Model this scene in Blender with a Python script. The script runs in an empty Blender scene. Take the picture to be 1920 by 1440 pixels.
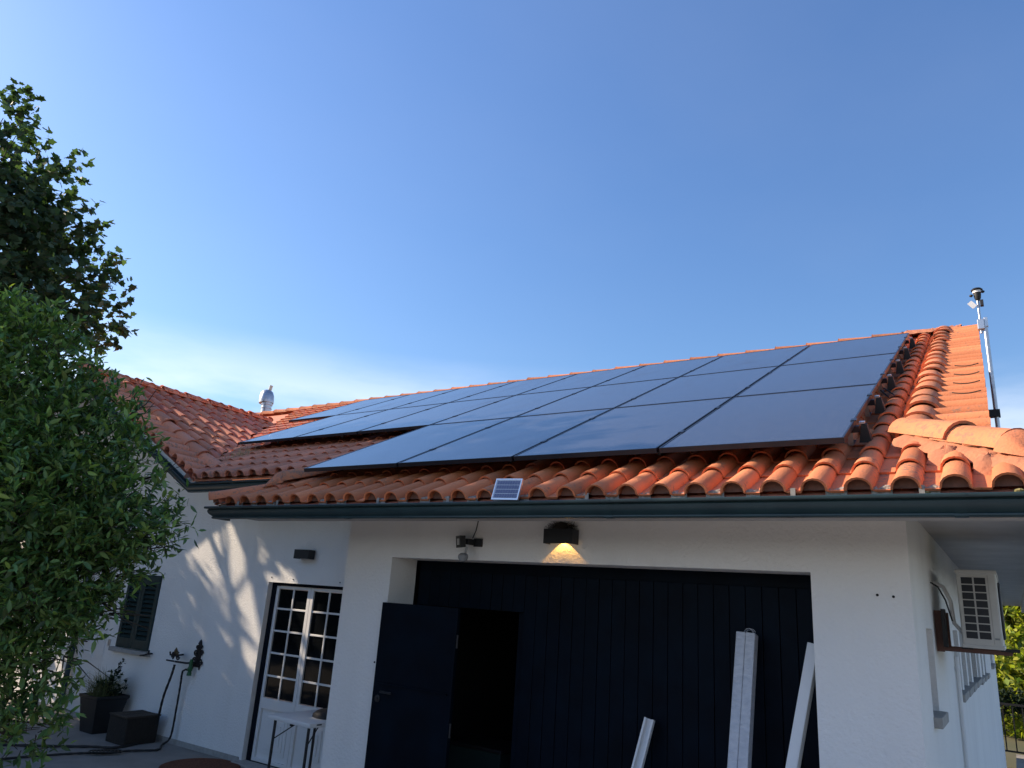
import bpy, bmesh, math, random
import numpy as np
from mathutils import Vector, Matrix
random.seed(7); rng = np.random.default_rng(11)
sc = bpy.context.scene
C = sc.collection
R = math.radians

# ---------------------------------------------------------------- camera
cam_d = bpy.data.cameras.new('camera'); cam = bpy.data.objects.new('camera', cam_d); C.objects.link(cam)
cam_d.sensor_width = 36; cam_d.lens = 25.664; cam_d.clip_end = 3000; cam_d.clip_start = 0.05
EYE = Vector((0, 0, 2.0))
def cam_axes(yaw, pitch, roll):
    fw = Vector((math.sin(yaw)*math.cos(pitch), math.cos(yaw)*math.cos(pitch), math.sin(pitch)))
    rt = Vector((math.cos(yaw), -math.sin(yaw), 0)); up = rt.cross(fw)
    r2 = math.cos(roll)*rt + math.sin(roll)*up; u2 = -math.sin(roll)*rt + math.cos(roll)*up
    return r2, u2, fw
CR, CU, CF = cam_axes(R(-34.335), R(16.416), R(3.98))
m = Matrix.Identity(4)
for i in range(3):
    m[i][0] = CR[i]; m[i][1] = CU[i]; m[i][2] = -CF[i]; m[i][3] = EYE[i]
cam.matrix_world = m
sc.camera = cam
FPX = 1368.77
def bearing(px, py):      # direction from the viewer through a point of the photograph, used to survey positions
    return (CF + CR*((px-960)/FPX) - CU*((py-720)/FPX)).normalized()
def at(px, py, dist): return EYE + bearing(px, py)*dist

# ---------------------------------------------------------------- sky, sun, exposure
SUN = Vector((-0.84, -0.25, 0.50)).normalized()      # towards the sun
w = bpy.data.worlds.new('World'); sc.world = w; w.use_nodes = True
nt = w.node_tree; nt.nodes.clear()
sky = nt.nodes.new('ShaderNodeTexSky'); sky.sky_type = 'NISHITA'; sky.sun_disc = False
sky.sun_elevation = math.asin(SUN.z); sky.sun_rotation = math.atan2(SUN.x, SUN.y)
sky.altitude = 100; sky.air_density = 1.5; sky.dust_density = 0.85; sky.ozone_density = 7.5
bg = nt.nodes.new('ShaderNodeBackground'); bg.inputs[1].default_value = 0.105
out = nt.nodes.new('ShaderNodeOutputWorld')
# thin high haze cloud low over the horizon
tc = nt.nodes.new('ShaderNodeTexCoord'); mp = nt.nodes.new('ShaderNodeMapping'); mp.inputs['Scale'].default_value = (1.2, 1.2, 5)
nz = nt.nodes.new('ShaderNodeTexNoise'); nz.inputs['Scale'].default_value = 2.0; nz.inputs['Detail'].default_value = 6; nz.inputs['Roughness'].default_value = .55
rp = nt.nodes.new('ShaderNodeValToRGB'); rp.color_ramp.elements[0].position = .36; rp.color_ramp.elements[1].position = .6
sx = nt.nodes.new('ShaderNodeSeparateXYZ')
alt = nt.nodes.new('ShaderNodeValToRGB')
alt.color_ramp.elements[0].position = .15; alt.color_ramp.elements[0].color = (1,1,1,1)
alt.color_ramp.elements[1].position = .31; alt.color_ramp.elements[1].color = (0,0,0,1)
mul = nt.nodes.new('ShaderNodeMath'); mul.operation = 'MULTIPLY'
mul2 = nt.nodes.new('ShaderNodeMath'); mul2.operation = 'MULTIPLY'; mul2.inputs[1].default_value = .85
mix = nt.nodes.new('ShaderNodeMixRGB'); mix.inputs[2].default_value = (7.6, 7.7, 8.0, 1)
L = nt.links.new
L(tc.outputs['Generated'], mp.inputs[0]); L(mp.outputs[0], nz.inputs['Vector']); L(nz.outputs[0], rp.inputs[0])
L(tc.outputs['Generated'], sx.inputs[0]); L(sx.outputs[2], alt.inputs[0])
L(rp.outputs[0], mul.inputs[0]); L(alt.outputs[0], mul.inputs[1]); L(mul.outputs[0], mul2.inputs[0])
hsv = nt.nodes.new('ShaderNodeHueSaturation'); hsv.inputs['Saturation'].default_value = 1.04; hsv.inputs['Hue'].default_value = .507; L(sky.outputs[0], hsv.inputs['Color'])
mp3 = nt.nodes.new('ShaderNodeMapping'); mp3.inputs['Scale'].default_value = (1.5, .6, 2.5); mp3.inputs['Rotation'].default_value = (.3, .5, .4); L(tc.outputs['Generated'], mp3.inputs[0])
nz3 = nt.nodes.new('ShaderNodeTexNoise'); nz3.inputs['Scale'].default_value = 1.4; nz3.inputs['Detail'].default_value = 7; nz3.inputs['Roughness'].default_value = .5; L(mp3.outputs[0], nz3.inputs['Vector'])
mr3 = nt.nodes.new('ShaderNodeMapRange'); mr3.inputs[1].default_value = .4; mr3.inputs[2].default_value = .75; mr3.inputs[4].default_value = .045; L(nz3.outputs[0], mr3.inputs[0])
veil = nt.nodes.new('ShaderNodeMixRGB'); veil.inputs[2].default_value = (4.6, 4.8, 5.4, 1); L(mr3.outputs[0], veil.inputs[0]); L(hsv.outputs[0], veil.inputs[1])
L(mul2.outputs[0], mix.inputs[0]); L(veil.outputs[0], mix.inputs[1]); L(mix.outputs[0], bg.inputs[0]); L(bg.outputs[0], out.inputs[0])
sd = bpy.data.lights.new('sun', 'SUN'); so = bpy.data.objects.new('sun', sd); C.objects.link(so)
sd.energy = 4.6; sd.angle = R(0.53); sd.color = (1.0, .82, .62)
so.rotation_euler = SUN.to_track_quat('Z', 'Y').to_euler(); so.location = (-30, -8, 30)
vs = sc.view_settings; vs.view_transform = 'Standard'; vs.look = 'None'; vs.exposure = 0.88; vs.gamma = 1.0
vs.use_curve_mapping = False

# ---------------------------------------------------------------- materials
MATS = {}
def mat(name, col, rough=.6, metal=0, spec=.5, noise=0, nscale=8, col2=None, bump=0, bscale=60, coat=0, transl=0, vary=0, emit=None, detail=4, stretch=None):
    mt = bpy.data.materials.new(name); mt.use_nodes = True; MATS[name] = mt
    n = mt.node_tree.nodes; l = mt.node_tree.links; b = n['Principled BSDF']
    b.inputs['Base Color'].default_value = (*col, 1); b.inputs['Roughness'].default_value = rough
    b.inputs['Metallic'].default_value = metal; b.inputs['Specular IOR Level'].default_value = spec
    if coat: b.inputs['Coat Weight'].default_value = coat; b.inputs['Coat Roughness'].default_value = .05
    csock = None
    tcn = n.new('ShaderNodeTexCoord'); geo = n.new('ShaderNodeNewGeometry')
    pos = geo.outputs['Position']
    if stretch:
        mpn = n.new('ShaderNodeMapping'); mpn.inputs['Scale'].default_value = stretch; l.new(pos, mpn.inputs[0]); pos = mpn.outputs[0]
    if noise:
        t = n.new('ShaderNodeTexNoise'); t.inputs['Scale'].default_value = nscale; t.inputs['Detail'].default_value = detail
        l.new(pos, t.inputs['Vector'])
        r = n.new('ShaderNodeValToRGB'); r.color_ramp.elements[0].position = .5-.5*noise*.6; r.color_ramp.elements[1].position = .5+.25
        r.color_ramp.elements[0].color = (*(col2 or col), 1); r.color_ramp.elements[1].color = (*col, 1)
        l.new(t.outputs[0], r.inputs[0]); csock = r.outputs[0]
    if vary:
        oi = n.new('ShaderNodeObjectInfo'); ad = n.new('ShaderNodeMath'); ad.operation = 'ADD'
        l.new(oi.outputs['Random'], ad.inputs[0]); l.new(geo.outputs['Random Per Island'], ad.inputs[1])
        fr = n.new('ShaderNodeMath'); fr.operation = 'FRACT'; l.new(ad.outputs[0], fr.inputs[0])
        mr = n.new('ShaderNodeMapRange'); mr.inputs[3].default_value = 1-vary; mr.inputs[4].default_value = 1+vary
        l.new(fr.outputs[0], mr.inputs[0])
        hs = n.new('ShaderNodeHueSaturation'); l.new(mr.outputs[0], hs.inputs['Value'])
        mr2 = n.new('ShaderNodeMapRange'); mr2.inputs[3].default_value = .5-vary*.03; mr2.inputs[4].default_value = .5+vary*.05
        l.new(geo.outputs['Random Per Island'], mr2.inputs[0]); l.new(mr2.outputs[0], hs.inputs['Hue'])
        if csock: l.new(csock, hs.inputs['Color'])
        else: hs.inputs['Color'].default_value = (*col, 1)
        csock = hs.outputs[0]
    if csock: l.new(csock, b.inputs['Base Color'])
    if bump:
        t = n.new('ShaderNodeTexNoise'); t.inputs['Scale'].default_value = bscale; t.inputs['Detail'].default_value = 5
        l.new(pos, t.inputs['Vector'])
        bp = n.new('ShaderNodeBump'); bp.inputs['Strength'].default_value = bump; bp.inputs['Distance'].default_value = .01
        l.new(t.outputs[0], bp.inputs['Height']); l.new(bp.outputs[0], b.inputs['Normal'])
    if transl:
        tr = n.new('ShaderNodeBsdfTranslucent'); mx = n.new('ShaderNodeMixShader'); mx.inputs[0].default_value = transl
        if csock:
            g = n.new('ShaderNodeMixRGB'); g.blend_type = 'MULTIPLY'; g.inputs[0].default_value = 1; g.inputs[2].default_value = (1.5, 1.7, .55, 1)
            l.new(csock, g.inputs[1]); l.new(g.outputs[0], tr.inputs[0])
        else: tr.inputs[0].default_value = (col[0]*1.5, col[1]*1.7, col[2]*.55, 1)
        l.new(b.outputs[0], mx.inputs[1]); l.new(tr.outputs[0], mx.inputs[2]); l.new(mx.outputs[0], n['Material Output'].inputs[0])
    if emit:
        b.inputs['Emission Color'].default_value = (*emit[0], 1); b.inputs['Emission Strength'].default_value = emit[1]
    return mt

def clay(name, col, dirty):
    mt = mat(name, col, rough=.82, spec=.25, noise=.9, nscale=5, col2=tuple(c*.86 for c in col), bump=.4, bscale=90, vary=.20)
    n = mt.node_tree.nodes; l = mt.node_tree.links; b = n['Principled BSDF']
    src = b.inputs['Base Color'].links[0].from_socket
    geo = n.new('ShaderNodeNewGeometry')
    t = n.new('ShaderNodeTexNoise'); t.inputs['Scale'].default_value = 26; t.inputs['Detail'].default_value = 7; t.inputs['Roughness'].default_value = .7
    l.new(geo.outputs['Position'], t.inputs['Vector'])
    t2 = n.new('ShaderNodeTexNoise'); t2.inputs['Scale'].default_value = 2.2; l.new(geo.outputs['Position'], t2.inputs['Vector'])
    ad = n.new('ShaderNodeMath'); ad.operation = 'MULTIPLY_ADD'; ad.inputs[1].default_value = .45; l.new(t2.outputs[0], ad.inputs[0]); l.new(t.outputs[0], ad.inputs[2])
    r = n.new('ShaderNodeValToRGB'); r.color_ramp.elements[0].position = .80-dirty; r.color_ramp.elements[1].position = .93-dirty*.6
    r.color_ramp.elements[1].color = (.75, .75, .75, 1)
    l.new(ad.outputs[0], r.inputs[0])
    mx = n.new('ShaderNodeMixRGB'); l.new(r.outputs[0], mx.inputs[0]); l.new(src, mx.inputs[1]); mx.inputs[2].default_value = (.20, .155, .115, 1)
    l.new(mx.outputs[0], b.inputs['Base Color'])
    return mt
clay('clay', (.70, .215, .105), .0)
clay('clay_shade_fill', (.72, .255, .16), .02)  # left-wing clay, colour raised to stand in for fill light in shade
clay('clay_ridge', (.66, .215, .11), .05)
mat('mortar', (.56, .215, .115), .95, spec=.1, noise=.9, nscale=9, col2=(.44, .19, .115), bump=.7, bscale=40)
mat('mortar_dark', (.26, .13, .095), .95, spec=.1, noise=.8, nscale=40, col2=(.16, .09, .07))
mat('mortar_grey', (.42, .38, .33), .95, spec=.1, noise=.8, nscale=40, col2=(.2, .18, .15), bump=.8, bscale=60)
def render_wall():
    mt = mat('white_render', (.88, .865, .83), .92, spec=.15, noise=.9, nscale=.9, col2=(.82, .805, .775), bump=.7, bscale=48)
    n = mt.node_tree.nodes; l = mt.node_tree.links; b = n['Principled BSDF']
    src = b.inputs['Base Color'].links[0].from_socket
    geo = n.new('ShaderNodeNewGeometry'); mp = n.new('ShaderNodeMapping'); mp.inputs['Scale'].default_value = (1.7, 1.7, .28)
    l.new(geo.outputs['Position'], mp.inputs[0])
    t = n.new('ShaderNodeTexNoise'); t.inputs['Scale'].default_value = 1.6; t.inputs['Detail'].default_value = 6; l.new(mp.outputs[0], t.inputs['Vector'])
    r = n.new('ShaderNodeValToRGB'); r.color_ramp.elements[0].position = .5; r.color_ramp.elements[1].position = .78; r.color_ramp.elements[1].color = (.2,.2,.2,1)
    l.new(t.outputs[0], r.inputs[0])
    mx = n.new('ShaderNodeMixRGB'); l.new(r.outputs[0], mx.inputs[0]); l.new(src, mx.inputs[1]); mx.inputs[2].default_value = (.55, .53, .49, 1)
    l.new(mx.outputs[0], b.inputs['Base Color'])
render_wall()
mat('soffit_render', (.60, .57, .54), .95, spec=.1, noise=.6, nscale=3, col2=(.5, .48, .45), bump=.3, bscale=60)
mat('gutter_green', (.024, .056, .062), .42, spec=.5, noise=.8, nscale=5, col2=(.014, .034, .042), bump=.08, bscale=14)
mat('green_paint', (.018, .045, .045), .5, noise=.6, nscale=12, col2=(.012, .03, .03), bump=.1, bscale=80)
mat('garage_paint', (.0011, .0065, .015), .55, spec=.10, noise=.6, nscale=5, col2=(.0008, .0032, .008), bump=.06, bscale=50)
mat('dark_metal', (.014, .015, .018), .5)
mat('black', (.008, .008, .009), .6)
mat('panel_frame', (.022, .025, .034), .3, metal=.3)
mat('alu', (.62, .63, .65), .35, metal=.9)
mat('galv', (.55, .57, .6), .38, metal=.85, noise=.6, nscale=25, col2=(.4, .42, .45))
mat('white_pvc', (.8, .8, .79), .45)
mat('white_paint', (.78, .77, .75), .4)
mat('ac_grey', (.62, .61, .57), .5, noise=.3, nscale=10, col2=(.55, .54, .5))
mat('ac_dark', (.02, .022, .028), .6)
mat('stone', (.42, .40, .37), .9, noise=.8, nscale=20, col2=(.3, .29, .27), bump=.3, bscale=60)
mat('clip_grey', (.36, .34, .31), .7, noise=.8, nscale=40, col2=(.2, .18, .16))
mat('slat_green', (.016, .035, .035), .75, spec=.2)
mat('slit_grey', (.26, .27, .28), .7)
mat('redwood', (.12, .065, .05), .7, noise=.7, nscale=20, col2=(.12, .045, .03))
mat('rubber', (.008, .008, .008), .55, bump=.6, bscale=120)
mat('iron', (.006, .006, .008), .55)
mat('iron_gold', (.09, .06, .02), .5)
mat('valve_green', (.012, .10, .03), .45)
mat('bark', (.07, .055, .04), .95, noise=.8, nscale=30, col2=(.035, .028, .02), bump=.8, bscale=50)
mat('bark_pale', (.17, .14, .10), .95, noise=.8, nscale=10, col2=(.08, .07, .05), bump=.5, bscale=40)
mat('citrus_leaf', (.11, .185, .055), .45, spec=.5, vary=.6, transl=.3)
mat('citrus_new', (.23, .30, .08), .45, spec=.5, vary=.5, transl=.35)
mat('plane_leaf', (.058, .10, .055), .6, spec=.35, vary=.4, transl=.3)
mat('far_leaf', (.33, .34, .05), .6, spec=.3, vary=.3, transl=.4)
mat('far_leaf_green', (.14, .19, .035), .6, spec=.3, vary=.45, transl=.3)
mat('hedge_leaf', (.010, .024, .009), .6, spec=.3, vary=.4, transl=.15)
mat('grass_blade', (.12, .13, .05), .7, vary=.35, transl=.25)
mat('dry_grass', (.36, .27, .15), .9, vary=.3)
mat('pot_black', (.010, .010, .011), .5, noise=.5, nscale=8, col2=(.016, .016, .017))
mat('block', (.026, .021, .016), .95, noise=.9, nscale=22, col2=(.018, .015, .012), bump=1.0, bscale=40)
mat('block_wood', (.07, .052, .036), .9, noise=.9, nscale=10, col2=(.03, .024, .018), stretch=(3, 30, 30), bump=.5, bscale=10)
mat('coir', (.24, .075, .03), 1.0, noise=.8, nscale=60, col2=(.06, .02, .01), bump=1.0, bscale=200)
mat('soil', (.03, .022, .015), 1.0)
mat('bag', (.012, .012, .014), .6, bump=.5, bscale=15)
mat('foam_wrap', (.62, .63, .66), .3, spec=.6, noise=.8, nscale=18, col2=(.46, .48, .52), bump=.9, bscale=26, stretch=(1, 1, 2.2))
mat('nest', (.03, .022, .015), 1.0)
mat('bulb', (1, .7, .3), .5, emit=((1, .62, .2), 12))
mat('cell_blue', (.10, .125, .24), .3, spec=.6)
mat('cell_line', (.55, .57, .62), .4, metal=.5)
mat('pale_lichen', (.30, .26, .10), 1.0, noise=.8, nscale=60, col2=(.2, .17, .08), bump=.8, bscale=120)
def paving():
    mt = mat('paving', (.305, .285, .26), .9, spec=.2, noise=.9, nscale=3, col2=(.21, .198, .18), bump=.5, bscale=70)
paving()
mat('earth', (.10, .085, .05), 1.0, noise=.9, nscale=.4, col2=(.06, .07, .025), bump=.5, bscale=5)
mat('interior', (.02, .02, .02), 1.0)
def glass(name, base, rough, dusty):
    mt = mat(name, base, rough, spec=.5)
    n = mt.node_tree.nodes; l = mt.node_tree.links; b = n['Principled BSDF']; b.inputs['IOR'].default_value = 1.8 if dusty else 1.5
    if dusty:
        tcn = n.new('ShaderNodeTexCoord'); geo = n.new('ShaderNodeNewGeometry')
        mp = n.new('ShaderNodeMapping'); mp.inputs['Scale'].default_value = (2.2, .8, .8); mp.inputs['Rotation'].default_value = (0, 0, .5); l.new(geo.outputs['Position'], mp.inputs[0])
        t = n.new('ShaderNodeTexNoise'); t.inputs['Scale'].default_value = 1.3; t.inputs['Detail'].default_value = 9; t.inputs['Roughness'].default_value = .68; l.new(mp.outputs[0], t.inputs['Vector'])
        r = n.new('ShaderNodeMapRange'); r.inputs[1].default_value = .35; r.inputs[2].default_value = .75; r.inputs[3].default_value = .05; r.inputs[4].default_value = .22
        l.new(t.outputs[0], r.inputs[0]); l.new(r.outputs[0], b.inputs['Roughness'])
        t2 = n.new('ShaderNodeTexNoise'); t2.inputs['Scale'].default_value = 14; t2.inputs['Detail'].default_value = 8; t2.inputs['Roughness'].default_value = .75; l.new(mp.outputs[0], t2.inputs['Vector'])
        r2 = n.new('ShaderNodeValToRGB'); r2.color_ramp.elements[0].position = .45; r2.color_ramp.elements[1].position = .95
        r2.color_ramp.elements[0].color = (.050, .057, .078, 1); r2.color_ramp.elements[1].color = (.095, .10, .115, 1)
        l.new(t2.outputs[0], r2.inputs[0]); l.new(r2.outputs[0], b.inputs['Base Color'])
    return mt
glass('panel_glass', (.012, .016, .032), .07, True)
glass('window_glass', (.006, .007, .008), .04, False).node_tree.nodes['Principled BSDF'].inputs['Specular IOR Level'].default_value = .16

# ---------------------------------------------------------------- mesh helpers
class MB:
    def __init__(s): s.v = []; s.f = []
    def add(s, vs, fs):
        o = len(s.v); s.v += [tuple(q) for q in vs]; s.f += [tuple(o+i for i in f) for f in fs]; return s
    def quad(s, a, b, c, d): return s.add([a, b, c, d], [(0, 1, 2, 3)])
    def box(s, x0, x1, y0, y1, z0, z1):
        return s.add([(x, y, z) for x in (x0, x1) for y in (y0, y1) for z in (z0, z1)],
                     [(0, 1, 3, 2), (4, 6, 7, 5), (0, 4, 5, 1), (2, 3, 7, 6), (0, 2, 6, 4), (1, 5, 7, 3)])
    def obox(s, c, ax, ay, az, hx, hy, hz):
        c = Vector(c); ax = Vector(ax); ay = Vector(ay); az = Vector(az)
        return s.add([c+ax*hx*i+ay*hy*j+az*hz*k for i in (-1, 1) for j in (-1, 1) for k in (-1, 1)],
                     [(0, 1, 3, 2), (4, 6, 7, 5), (0, 4, 5, 1), (2, 3, 7, 6), (0, 2, 6, 4), (1, 5, 7, 3)])
    def tube(s, pts, r, n=8, cap=True):
        pts = [Vector(q) for q in pts]; k = len(pts); rs = r if isinstance(r, (list, tuple)) else [r]*k
        ring = []; u = None
        for i, q in enumerate(pts):
            d = (pts[min(i+1, k-1)]-pts[max(i-1, 0)]).normalized()
            if u is None: u = d.orthogonal().normalized()
            else:
                u = (u-d*u.dot(d)); u = u.normalized() if u.length > 1e-6 else d.orthogonal().normalized()
            v = d.cross(u)
            ring.append([q+(u*math.cos(2*math.pi*j/n)+v*math.sin(2*math.pi*j/n))*rs[i] for j in range(n)])
        vs = [q for rr in ring for q in rr]
        fs = [(i*n+j, i*n+(j+1) % n, (i+1)*n+(j+1) % n, (i+1)*n+j) for i in range(k-1) for j in range(n)]
        if cap: fs += [tuple(reversed(range(n))), tuple((k-1)*n+j for j in range(n))]
        return s.add(vs, fs)
    def lathe(s, c, prof, n=20, ax=(0, 0, 1)):
        c = Vector(c); d = Vector(ax).normalized(); u = d.orthogonal().normalized(); v = d.cross(u); vs = []; fs = []
        for r, h in prof: vs += [c+d*h+(u*math.cos(2*math.pi*j/n)+v*math.sin(2*math.pi*j/n))*r for j in range(n)]
        k = len(prof)
        for i in range(k-1): fs += [(i*n+j, i*n+(j+1) % n, (i+1)*n+(j+1) % n, (i+1)*n+j) for j in range(n)]
        fs += [tuple(reversed(range(n))), tuple((k-1)*n+j for j in range(n))]
        return s.add(vs, fs)
    def sweep(s, path, prof, closed_prof=False):
        # path: list of (point, outward vector); prof: (outward, up)
        vs = []; n = len(prof)
        for q, o in path:
            q = Vector(q); o = Vector(o); vs += [q+o*a+Vector((0, 0, b)) for a, b in prof]
        fs = []
        mm = n if closed_prof else n-1
        for i in range(len(path)-1): fs += [(i*n+j, i*n+(j+1) % n, (i+1)*n+(j+1) % n, (i+1)*n+j) for j in range(mm)]
        return s.add(vs, fs)
    def mesh(s, name, mt, smooth=False, bevel=0):
        me = bpy.data.meshes.new(name); me.from_pydata(s.v, [], s.f)
        bm = bmesh.new(); bm.from_mesh(me); bmesh.ops.recalc_face_normals(bm, faces=bm.faces)
        if bevel: bmesh.ops.bevel(bm, geom=bm.edges[:], offset=bevel, segments=2, profile=.5, affect='EDGES', clamp_overlap=True)
        bm.to_mesh(me); bm.free()
        if mt: me.materials.append(MATS[mt])
        if smooth:
            for q in me.polygons: q.use_smooth = True
            me.set_sharp_from_angle(angle=R(40))
        return me
WM = {}
def link(name, me, parent=None):
    o = bpy.data.objects.new(name, me); C.objects.link(o)
    if parent is not None:
        o.parent = parent
        if parent.name in WM: o.matrix_parent_inverse = WM[parent.name]
    return o
def empty(name, loc):
    o = bpy.data.objects.new(name, None); C.objects.link(o); o.location = loc; o.empty_display_size = .2
    WM[o.name] = Matrix.Translation(-Vector(loc)); return o
def part(name, mb, mt, parent, smooth=False, bevel=0):
    o = link(name, mb.mesh(name, mt, smooth, bevel), parent)
    if parent is not None and parent.name in WM: WM[o.name] = Matrix.Identity(4)
    return o
def tag(o, label, cat, group=None):
    o['label'] = label; o['category'] = cat
    if group: o['group'] = group
    return o
def single(name, mb, mt, label, cat, group=None, smooth=False, bevel=0):
    vs = np.array(mb.v); base = Vector(((vs[:, 0].min()+vs[:, 0].max())/2, (vs[:, 1].min()+vs[:, 1].max())/2, vs[:, 2].min()))
    mb.v = [tuple(Vector(q)-base) for q in mb.v]
    o = link(name, mb.mesh(name, mt, smooth, bevel)); o.location = base
    return tag(o, label, cat, group)
def struct(name, mb, mt):
    o = link(name, mb.mesh(name, mt)); o['kind'] = 'structure'; return o

# ---------------------------------------------------------------- measurements (metres; camera above the origin)
TP = math.tan(R(25.459)); PA = R(25.459)
GE_Y, GE_Z = 4.16, 2.650             # garage eave, tile bottoms
ME_Y = 5.16; ME_Z = GE_Z+TP*(ME_Y-GE_Y)  # main eave
RIDGE_Y = 10.80; RIDGE_Z = GE_Z+TP*(RIDGE_Y-GE_Y)
XL, XR = -6.08, 0.455                 # garage eave corners
XV = -0.385                          # right verge (cover tile row)
GX, GS = -11.5, .515                 # gable ridge x, slope of the gable roof
GW = -8.14; GEZ = 3.165              # gable roof foot
WALL_Y = 4.95; DOOR_Y = 6.10; XWR = -0.48; XWL = -5.09
SP = .218; EX = .345                 # tile spacing, row exposure
zmain = lambda y: GE_Z+TP*(y-GE_Y)
zgab = lambda x: GEZ+GS*(GW-x)

# ---------------------------------------------------------------- ground
struct('ground', MB().quad((-900, -900, -1.25), (900, -900, -1.25), (900, 900, -1.25), (-900, 900, -1.25)), 'earth')
struct('terrace', MB().box(-26, 4.5, -12, 6.4, -1.24, 0.0), 'paving')
struct('lower_terrace', MB().box(-0.3, 5, 6.5, 24.6, -1.244, -0.95), 'paving')

# ---------------------------------------------------------------- house
house = empty('house', (-6, 6, 0)); tag(house, 'white rendered house with orange clay tile roof and dark green garage door', 'house')
def wall_mesh(axis, const, u0, u1, z0, z1, holes, depth, inward):
    # a wall face with openings and reveals; axis 'y': plane y=const, u is x; axis 'x': plane x=const, u is y
    mb = MB()
    P = (lambda u, z, d=0: (u, const+inward*d, z)) if axis == 'y' else (lambda u, z, d=0: (const+inward*d, u, z))
    us = sorted({u0, u1, *[h[0] for h in holes], *[h[1] for h in holes]})
    for a, b in zip(us, us[1:]):
        zs = [z0]; hh = sorted([h for h in holes if h[0] <= a and h[1] >= b], key=lambda h: h[2])
        cur = z0
        for h in hh:
            if h[2] > cur+1e-6: mb.quad(P(a, cur), P(b, cur), P(b, h[2]), P(a, h[2]))
            cur = h[3]
        if cur < z1: mb.quad(P(a, cur), P(b, cur), P(b, z1), P(a, z1))
    for h in holes:
        d = h[4] if len(h) > 4 else depth
        a, b, c, e = h[:4]
        for (p, q) in (((a, c), (a, e)), ((b, e), (b, c)), ((a, e), (b, e)), ((b, c), (a, c))):
            mb.quad(P(*p), P(*q), P(*q, d), P(*p, d))
    return mb
GD0, GD1, GDH = -4.53, -1.03, 2.288
part('garage_wall', wall_mesh('y', WALL_Y, XWL, XWR, -1.2, 2.76, [(GD0, GD1, 0.0, GDH)], .34, 1), 'white_render', house)
DX0, DX1, DH = -7.555, -6.08, 2.01
hall = wall_mesh('y', DOOR_Y, -16, XWL, -1.2, 3.05, [(DX0, DX1, 0, DH), (-10.58, -9.79, 1.0, 1.99), (-11.52, -10.86, .02, 1.96)], .1, 1)
hall.add([(-16, DOOR_Y, 3.05), (-8.0, DOOR_Y, 3.05), (-8.3, DOOR_Y, zgab(-8.3)-.12), (GX, DOOR_Y, zgab(GX)-.12), (2*GX+8.3, DOOR_Y, zgab(-8.3)-.12), (-16, DOOR_Y, 3.05+.02)], [(0, 1, 2, 3, 4, 5)])
part('gable_wall', hall, 'white_render', house)
# side wall with slit embrasures
slits = [(ya, yb_, za, 2.0, .05) for ya, yb_, za in ((5.62, 6.06, 1.47), (8.15, 8.8, 1.45), (9.05, 9.75, 1.44), (10.0, 10.65, 1.43), (10.98, 12.15, 1.42), (12.4, 13.1, 1.38), (13.7, 14.3, 1.36), (14.9, 15.6, 1.34), (18.6, 20.2, 1.36))]
part('side_wall', wall_mesh('x', XWR, WALL_Y, 22.0, -1.2, 2.86, slits, .05, -1), 'white_render', house)
for s_ in slits:
    nm = part('slit_window', MB().quad((XWR-.048, s_[0], s_[2]), (XWR-.048, s_[1], s_[2]), (XWR-.048, s_[1], s_[3]), (XWR-.048, s_[0], s_[3])), 'window_glass' if 10.9 < s_[0] < 11 else 'slit_grey', house)
    part('sill', MB().box(XWR-.04, XWR+.05, s_[0]-.02, s_[1]+.02, s_[2]-.06, s_[2]+.004), 'stone', nm, bevel=.006)
part('garage_return_wall', MB().quad((XWL, WALL_Y, -1.2), (XWL, DOOR_Y, -1.2), (XWL, DOOR_Y, 3.06), (XWL, WALL_Y, 3.0)), 'white_render', house)
part('back_wall', MB().quad((-16, 22, -1.2), (XWR, 22, -1.2), (XWR, 22, 2.9), (-16, 22, 2.9)).quad((-16, DOOR_Y, -1.2), (-16, 22, -1.2), (-16, 22, 3.0), (-16, DOOR_Y, 3.0)), 'white_render', house)
# gable triangle of the right end
part('gable_end', MB().add([(XWR+.002, 5.1, 2.84), (XWR+.002, 16.8, 2.84), (XWR+.002, RIDGE_Y, RIDGE_Z-.12)], [(0, 1, 2)]), 'white_render', house)
# garage interior
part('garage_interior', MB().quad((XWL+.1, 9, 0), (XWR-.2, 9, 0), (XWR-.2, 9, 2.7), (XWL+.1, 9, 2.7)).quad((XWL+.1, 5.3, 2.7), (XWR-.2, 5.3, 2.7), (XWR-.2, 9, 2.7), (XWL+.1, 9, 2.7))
     .quad((XWL+.1, 5.3, 0), (XWL+.1, 9, 0), (XWL+.1, 9, 2.7), (XWL+.1, 5.3, 2.7)).quad((XWR-.2, 5.3, 0), (XWR-.2, 9, 0), (XWR-.2, 9, 2.7), (XWR-.2, 5.3, 2.7)).quad((XWL+.1, 4.96, .004), (XWR-.2, 4.96, .004), (XWR-.2, 9, .004), (XWL+.1, 9, .004)), 'interior', house)

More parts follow.
